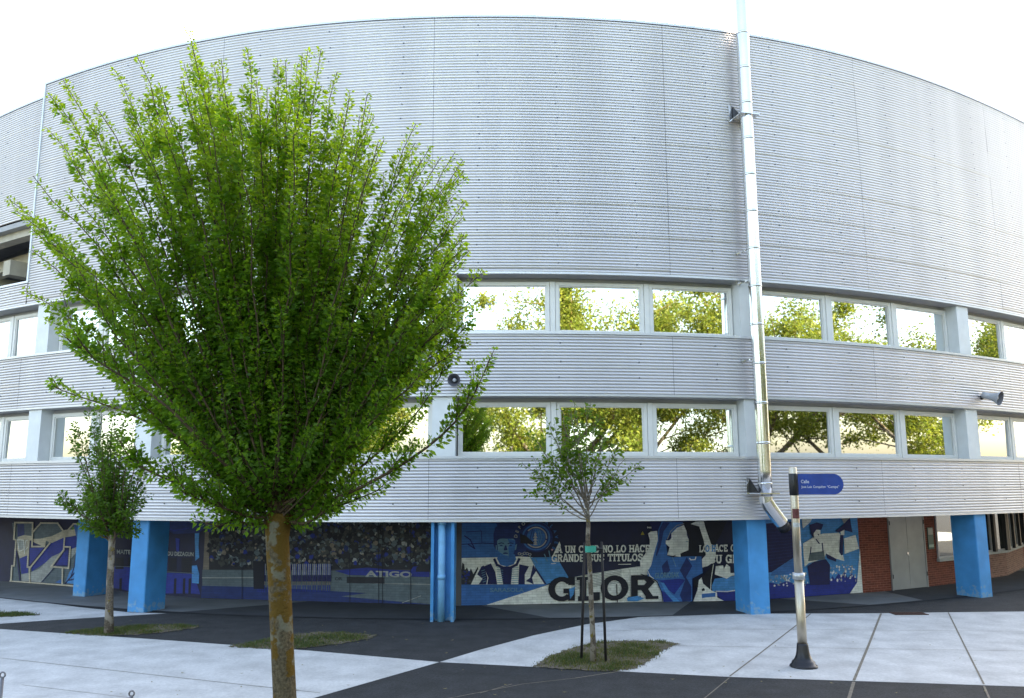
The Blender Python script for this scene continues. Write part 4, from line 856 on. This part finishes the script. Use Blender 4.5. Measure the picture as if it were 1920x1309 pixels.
class Leaves:
    def __init__(s): s.c, s.d, s.s, s.t = [], [], [], []
    def along(s, P, spacing, size, start=.1, tipness=0., spur=.035, young=.8):
        seg = np.linalg.norm(np.diff(P, axis=0), axis=1); cs = np.concatenate([[0], np.cumsum(seg)]); L = cs[-1]
        if L < .05: return
        n = int(L * (1 - start) / spacing); u = start * L + (1 - start) * L * rng.random(n); pos = np.stack([np.interp(u, cs, P[:, k]) for k in range(3)], 1)
        tdir = (P[-1] - P[0]) / np.linalg.norm(P[-1] - P[0])
        dv = rng.normal(0, 1, (n, 3)); dv -= (dv @ tdir)[:, None] * tdir; dv /= np.linalg.norm(dv, axis=1)[:, None] + 1e-9
        d = dv * .9 + tdir * rng.uniform(.1, .9, (n, 1)) + np.array([0, 0, -.12]); d /= np.linalg.norm(d, axis=1)[:, None]
        f = u / L; taper = np.clip(1.15 - .6 * np.clip(f - .6, 0, 1) / .4, .45, 1)
        s.c.append(pos + dv * (rng.random((n, 1)) ** .7 * spur * taper[:, None])); s.d.append(d); s.s.append(size * rng.uniform(.65, 1.2, n) * (1 - .25 * (f > .9)))
        yg = np.clip((f - .45) / .55, 0, 1) * young; v = rng.uniform(.72, 1.2, n)
        s.t.append(np.stack([v * (1 + .95 * yg), v * (1 + .36 * yg), v * (1 + .1 * yg)], 1))
    def build(s, name, m, parent, wr=.56):
        c, d, sz_, t = np.concatenate(s.c), np.concatenate(s.d), np.concatenate(s.s)[:, None], np.concatenate(s.t); n = len(c)
        r = rng.normal(0, 1, (n, 3)) + np.array([0, 0, .6]); sd = np.cross(d, r); sd /= np.linalg.norm(sd, axis=1)[:, None] + 1e-9; nn = np.cross(sd, d)
        w_ = sz_ * wr / 2; fold = nn * w_ * .35
        V = np.stack([c, c + d * sz_ * .45 + sd * w_ + fold, c + d * sz_ - nn * sz_ * .12, c + d * sz_ * .45 - sd * w_ + fold, c + d * sz_ * .48], 1).reshape(-1, 3)
        b = np.arange(n)[:, None] * 5; F = np.stack([b + [0, 1, 4], b + [1, 2, 4], b + [2, 3, 4], b + [3, 0, 4]], 1).reshape(-1, 3)
        me = bpy.data.meshes.new(name); me.vertices.add(len(V)); me.vertices.foreach_set('co', V.astype(np.float32).ravel()); me.loops.add(F.size); me.loops.foreach_set('vertex_index', F.astype(np.int32).ravel())
        me.polygons.add(len(F)); me.polygons.foreach_set('loop_start', (np.arange(len(F)) * 3).astype(np.int32)); me.polygons.foreach_set('loop_total', np.full(len(F), 3, dtype=np.int32)); me.update(calc_edges=True)
        set_tint(me, np.repeat(t, 5, axis=0)); me.materials.append(m); o = bpy.data.objects.new(name, me); COL.objects.link(o)
        if parent: o.parent = parent; o.matrix_parent_inverse = Matrix.Translation(parent.location).inverted()
        return o
def shoot(br, lv, P0, tip, r0, nsec, size, spacing, out=.12, secL=(.35, .95), start=.12, spur=.04, young=.8, wig=.02, secstart=.22):
    P0, tip = np.array(P0, float), np.array(tip, float); v = tip - P0; L = np.linalg.norm(v); h = v * [1, 1, 0]
    B = bez([P0, P0 + v * .33 + h * out - np.array([0, 0, 1]) * out * .3 * np.linalg.norm(h), P0 + v * .7 - h * out * .35 + np.array([0, 0, .06 * L]), tip], 12)
    B[1:-1] += rng.normal(0, wig, (10, 3)) * np.linspace(.4, 1, 10)[:, None] * min(1, L)
    br.tube(B, list(np.linspace(r0, .004, 12)), 6 if r0 > .012 else 4, 0, False); lv.along(B, spacing, size, start, spur=spur, young=young)
    for k in range(nsec):
        f = rng.uniform(secstart, .93); i = int(f * 11); p = B[i]; td = B[min(i + 1, 11)] - B[i - 1]; td /= np.linalg.norm(td); q = rng.normal(0, 1, 3); q -= q @ td * td; q /= np.linalg.norm(q); d = td * .86 + q * rng.uniform(.25, .62) + np.array([0, 0, .18]); d /= np.linalg.norm(d)
        l = rng.uniform(*secL) * (1.1 - .5 * f); C = bez([p, p + d * l * .35, p + d * l * .7 + np.array([0, 0, .05 * l]), p + d * l + np.array([0, 0, .14 * l])], 7)
        br.tube(C, list(np.linspace(max(.004, r0 * (1 - f) * .55), .003, 7)), 4, 0, False); lv.along(C, spacing, size, .06, spur=spur, young=young)
def polyP(px, Y, n=14):
    pts = np.array([AT(x, y, Y + dy) for x, y, dy in px]); t = np.linspace(0, len(pts) - 1, n); i = np.arange(len(pts)); P = np.stack([np.interp(t, i, pts[:, k]) for k in range(3)], 1)
    for _ in range(2): P[1:-1] = (P[:-2] + 2 * P[1:-1] + P[2:]) / 4
    return P
# ---- the large foreground tree
TY = 9.0; bt = AT(532, 1309, TY); kx = (AT(520, 985, TY).x - bt.x) / (AT(520, 985, TY).z - bt.z); tb = (bt.x - kx * bt.z, TY, 0)
T1 = thing('street_tree', tb, 'large leafy tree with an orange lichen trunk in the left foreground', 'tree')
tr = MB(); cen = [(540, 1700, 0), (534, 1309, 0), (528, 1180, 0), (524, 1090, 0), (520, 1010, 0), (521, 985, 0), (524, 962, 0)]
P = [AT(x, y, TY) for x, y, _ in cen]; P[0] = Vector((tb[0], TY, -.05)); P.insert(1, Vector((tb[0], TY, .25)))
tr.tube([P[0], P[1]] + P[2:], [.19, .15, .118, .117, .119, .122, .135, .15, .15], 18); tk = tr.build('trunk', M_BARKL, T1, True)
br, lv = MB(), Leaves(); head = lambda: np.array(AT(523 + rng.normal(0, 9), 962 + rng.uniform(-18, 12), TY + rng.normal(0, .05)))
tips = [(118, 150, .3), (92, 178, -.4), (88, 240, .8), (62, 330, -.7), (30, 395, .2), (14, 372, .9), (45, 545, .4), (60, 470, -.9), (215, 130, .7), (258, 108, 0), (300, 160, -1.0), (352, 48, .2), (362, 90, -.3), (345, 120, .4), (400, 120, 1.0), (415, 112, -1.1), (463, 92, .3), (480, 150, -.8), (520, 112, .9), (577, 95, 0), (602, 92, -.5), (632, 135, .5), (655, 185, -.9),
        (690, 250, .6), (720, 262, -.3), (780, 232, .1), (790, 300, -1.0), (826, 296, .3), (840, 345, .8), (872, 378, -.1), (868, 440, .7), (880, 470, -.8), (908, 508, .2), (893, 560, -.6), (895, 600, .6), (180, 200, -.9), (160, 290, 1.0), (130, 360, -.2), (240, 240, .3), (85, 600, .5), (110, 620, -.6), (880, 640, .4), (850, 660, -.8), (860, 520, 1.0)]
for k in range(26):
    x = 235 + 450 * (k + .5) / 26; tips.append((x + rng.uniform(-12, 12), 118 + abs(x - 440) * .28 + rng.uniform(0, 95), rng.uniform(-1.2, 1.2)))
for x, y, dy in tips: shoot(br, lv, head(), AT(x, y, TY + dy * 1.05), .017, 15, .064, .0066, .10, spur=.065, secL=(.18, .55))
hx, hy = 523., 962.
for k in range(80):                       # inner shoots, fanned through the depth of the crown
    a = R(rng.choice([-1, 1, 1]) * rng.uniform(0, 52)); rr_ = rng.uniform(.5, .98); e = 800 + 90 * math.cos(a * 1.4); x, y = hx + math.sin(a) * e * rr_ * .78, hy - math.cos(a) * e * rr_
    dep = rng.uniform(-1, 1) * 1.45 * math.sqrt(max(.1, 1 - (a / 1.25) ** 2)) * rr_
    shoot(br, lv, head(), AT(min(870, max(60, x)), y, TY + dep), .016, 9, .062, .0085, .17, spur=.055, young=.65, secL=(.22, .7))
for pl, ns in (([(525, 968, 0), (600, 950, -.1), (700, 905, -.3), (790, 850, -.4), (850, 800, -.45), (890, 745, -.5), (918, 672, -.5)], 6), ([(525, 975, 0), (610, 925, .2), (700, 860, .4), (790, 770, .6), (840, 680, .7)], 5), ([(520, 975, 0), (440, 940, -.2), (350, 915, -.4), (270, 880, -.5), (215, 850, -.5)], 6),
               ([(520, 970, 0), (430, 890, .2), (330, 815, .3), (220, 765, .3), (140, 742, .3), (92, 722, .3)], 4), ([(520, 975, 0), (450, 965, -.3), (400, 945, -.6), (340, 925, -.8)], 4), ([(530, 975, 0), (590, 965, .2), (660, 940, .3), (720, 915, .3)], 3),
               ([(515, 975, 0), (470, 985, -.2), (440, 975, -.3), (400, 990, -.4)], 3), ([(535, 975, 0), (570, 985, -.1), (600, 965, -.2), (625, 958, -.2)], 3), ([(520, 965, 0), (400, 850, -.5), (300, 745, -.8), (200, 690, -.9), (130, 640, -1.0)], 5)):
    B = polyP(pl, TY); br.tube(B, list(np.linspace(.024, .004, 14)), 6, 0, False); lv.along(B, .005, .062, .05, spur=.08, young=.5)
    for k in range(ns * 3):
        i = rng.integers(2, 13); p = B[i]; d = np.array([rng.normal(0, .35), rng.normal(0, .35), rng.uniform(.3, 1)]) + (B[min(13, i + 1)] - B[i - 1]) / np.linalg.norm(B[min(13, i + 1)] - B[i - 1]) * .8; d /= np.linalg.norm(d); l = rng.uniform(.25, .6) * (1.15 - i / 20)
        C = bez([p, p + d * l * .33, p + d * l * .66, p + d * l + np.array([0, 0, .08 * l])], 6); br.tube(C, list(np.linspace(.009, .003, 6)), 4, 0, False); lv.along(C, .008, .062, .05, spur=.055, young=.5)
for k in range(34):                       # low dense collar of foliage at the head
    a = rng.uniform(0, 6.28); l = rng.uniform(.5, 1.15); p = head(); d = np.array([math.cos(a), math.sin(a) * .8, rng.uniform(.05, .9)]); d /= np.linalg.norm(d)
    C = bez([p, p + d * l * .3, p + d * l * .7, p + d * l + np.array([0, 0, .1])], 7); br.tube(C, list(np.linspace(.014, .003, 7)), 4, 0, False); lv.along(C, .007, .064, .15, spur=.08, young=.2)
br.build('branches', M_BARKB, T1, True); lv.build('foliage', M_LEAF, T1)
# ---- staked young tree
YX, YY, _ = G(1112, 1243)
T2 = thing('young_tree', (YX, YY, 0), 'slender young tree with a sparse crown tied between two stakes', 'tree')
tr = MB(); P = [AT(x, y, YY) for x, y in ((1112, 1200), (1109, 1140), (1107, 1090), (1105, 1050), (1102, 1010), (1103, 985), (1102, 955))]; P.insert(0, Vector((YX, YY, -.03)))
tr.tube(P, [.062, .050, .046, .044, .043, .041, .04, .03], 12); tr.build('trunk', M_BARK, T2, True)
br, lv = MB(), Leaves()
for x, y, dy in ((985, 812, .1), (978, 868, -.3), (1000, 930, .2), (992, 890, .4), (1022, 785, -.3), (1050, 765, .3), (1075, 752, 0), (1098, 760, -.3), (1118, 775, .3), (1135, 810, -.2), (1160, 832, .2), (1172, 860, -.3), (1203, 874, .1), (1165, 905, .3), (1040, 820, .6), (1080, 800, -.6), (1015, 850, -.6), (1060, 790, .5), (1030, 880, -.4), (1090, 830, .5), (1125, 850, -.5), (1055, 840, -.2), (1035, 800, .2), (1070, 775, -.4)):
    p = np.array(AT(1102 + rng.normal(0, 3), rng.uniform(938, 985), YY)); shoot(br, lv, p, AT(x, y, YY + dy), .013, 5, .098, .029, .08, secL=(.22, .5), start=.3, spur=.065, young=.25, secstart=.35)
br.build('branches', M_BARKY, T2, True); lv.build('foliage', mat_leaf('young_leaf', (.078, .155, .016), (.22, .40, .022)), T2)
for (x0, y0), (x1, y1), lab in (((1090, 1238), (1096, 1018), 'thin black stake left of the young trunk'), ((1136, 1242), (1128, 1016), 'thin black stake right of the young trunk')):
    gx, gy, _ = G(x0, y0); tp = AT(x1, y1, gy); mb = MB(); mb.tube([(gx, gy, -.02), ((gx + tp.x) / 2, gy, tp.z / 2), tp], [.026, .026, .024], 10); tag(mb.build('tree_stake', mat('black_stake', (.014, .012, .013), .7), None, True), lab, 'stake', 'stakes holding the young tree')
p0, p1 = AT(1097, 1030, YY - .02), AT(1118, 1029, YY - .02); mb = MB(); q = (p0 + p1) / 2; ww = (p1 - p0).length / 2
ring = [(q.x + ww * math.cos(a), q.y + .075 * math.sin(a)) for a in np.linspace(0, 2 * math.pi, 21)]
for (xa, ya), (xb, yb) in zip(ring, ring[1:]): mb.quad((xa, ya, q.z - .055), (xb, yb, q.z - .055), (xb, yb, q.z + .055), (xa, ya, q.z + .055))
tag(mb.build('tree_tie', mat('green_strap', (.02, .36, .27), .6)), 'turquoise strap tying the young trunk to its stakes', 'tree tie')
mb = MB(); mb.tube([(p1.x, p1.y, q.z), AT(1130, 1030, YY)], .028, 6); tag(mb.build('tree_tie', M_DARK), 'black band fixing the strap to the right stake', 'tree tie')
# ---- small dense tree at the left
LX, LY, _ = G(204, 1189)
T3 = thing('small_tree', (LX, LY, 0), 'small dark dense tree with an upright crown before the left columns', 'tree')
tr = MB(); P = [AT(x, y, LY) for x, y in ((205, 1140), (206, 1090), (209, 1040), (210, 1010), (212, 985))]; P.insert(0, Vector((LX, LY, -.03)))
tr.tube(P, [.105, .082, .074, .072, .07, .06], 12); tr.build('trunk', M_BARK, T3, True)
br, lv = MB(), Leaves()
for x, y, dy in ((112, 938, 0), (128, 862, .3), (140, 830, -.4), (165, 815, .2), (185, 800, -.3), (210, 795, .4), (235, 805, -.2), (255, 830, .3), (268, 870, -.4), (285, 895, .2), (262, 940, .5), (245, 960, -.5), (150, 900, .7), (180, 870, -.7), (220, 850, .7), (240, 890, -.7), (200, 840, .1), (160, 950, -.4), (150, 965, .3), (175, 850, .5), (215, 880, -.5), (230, 930, .1), (190, 910, -.1), (205, 860, .8), (172, 925, -.8), (240, 1000, .2), (180, 990, -.2)):
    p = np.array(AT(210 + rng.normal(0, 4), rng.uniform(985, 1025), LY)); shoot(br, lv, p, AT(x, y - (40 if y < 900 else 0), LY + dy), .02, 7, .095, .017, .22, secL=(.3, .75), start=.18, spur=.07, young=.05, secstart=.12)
br.build('branches', M_BARKB, T3, True); lv.build('foliage', mat_leaf('dark_green_leaf', (.062, .140, .012), (.17, .33, .016)), T3)  # leaves of a darker green than the other trees
# ---- tall park trees across the plaza, seen as reflections in the window glass
M_LEAFP = mat_leaf('park_leaf', (.15, .20, .035), (.24, .31, .045), trans=.4)
def park_tree(h, seed, n):
    r = np.random.default_rng(seed); br = MB(); C, D, Sz, T = [], [], [], []
    br.tube([(0, 0, -.1), (.05, 0, h * .12), (.1, .1, h * .25), (0, .1, h * .38)], [.42, .33, .29, .25], 12)
    ends = []
    for k in range(9):
        a = k * 2.4 + r.uniform(-.4, .4); z0 = h * r.uniform(.14, .4); L = h * r.uniform(.30, .50); d = np.array([math.cos(a) * .75, math.sin(a) * .75, r.uniform(.45, 1.1)]); d /= np.linalg.norm(d)
        p = np.array([.05, .05, z0]); B = bez([p, p + d * L * .35, p + d * L * .7 + [0, 0, .4], p + d * L + [0, 0, .9]], 8); br.tube(B, list(np.linspace(.17, .04, 8)), 7, 0, False)
        for q in range(6):
            i = r.integers(2, 8); e = d * .6 + r.normal(0, .5, 3); e /= np.linalg.norm(e); l = L * r.uniform(.25, .55); E_ = bez([B[i], B[i] + e * l * .4, B[i] + e * l * .7, B[i] + e * l + [0, 0, -.2]], 6); br.tube(E_, list(np.linspace(.06, .012, 6)), 5, 0, False); ends += list(E_[2:]) + [B[-1]]
    ends = np.array(ends); cc = ends[r.permutation(len(ends))[:130]]; i = r.integers(0, len(cc), n); c = cc[i] + r.normal(0, 1, (n, 3)) * np.array([.62, .62, .42]) * r.uniform(.5, 1.3, len(cc))[i][:, None]; lv = Leaves(); d = r.normal(0, 1, (n, 3)) + [0, 0, -.4]; d /= np.linalg.norm(d, axis=1)[:, None]
    v = r.uniform(.6, 1.35, n) ; lv.c, lv.d, lv.s, lv.t = [c], [d], [r.uniform(.13, .25, n)], [np.stack([v * r.uniform(.9, 1.25, n), v, v * .8], 1)]; return br, lv
SPOTS = [((11, -14), 0, 1.18, 1.2), ((15.5, -10), 0, 1.15, 3.1), ((21, -12), 0, 1.1, 5.0), ((27, -4), 0, 1.0, .4), ((33, 2), 0, 1.0, 2.6), ((39, 9), 0, .95, 4.1), ((44, 1), 0, 1.0, 1.9), ((35, -9), 0, 1.05, .9), ((37, 17), 0, .9, 2.2), ((46, 23), 0, .95, .3), ((52, 14), 0, 1.0, 3.3),
         ((3, -16), 1, 1.0, 0), ((-4, -18), 1, 1.0, 4.0), ((-17, -13), 1, .95, 3.4), ((-25, -7), 1, .9, 5.2), ((-31, 3), 1, .9, .6)]
protos = {}
for (x, y), k, sc, rz in SPOTS:
    if k not in protos:
        o = thing('park_tree', (0, 0, 0), 'tall yellow green park tree across the plaza, seen reflected in the window panes', 'tree', 'park trees reflected in the windows')
        b_, l_ = park_tree(19.5 if k == 0 else 11.5, 11 + k, 42000 if k == 0 else 22000); b_.build('trunk', M_BARK, o, True); l_.build('foliage', M_LEAFP, o, .7); protos[k] = o
    else:
        o = protos[k].copy(); COL.objects.link(o)
        for ch in protos[k].children: c_ = ch.copy(); COL.objects.link(c_); c_.parent = o
    o.location = (x, y, 0); o.rotation_euler = (0, 0, rz); o.scale = (sc, sc, sc)
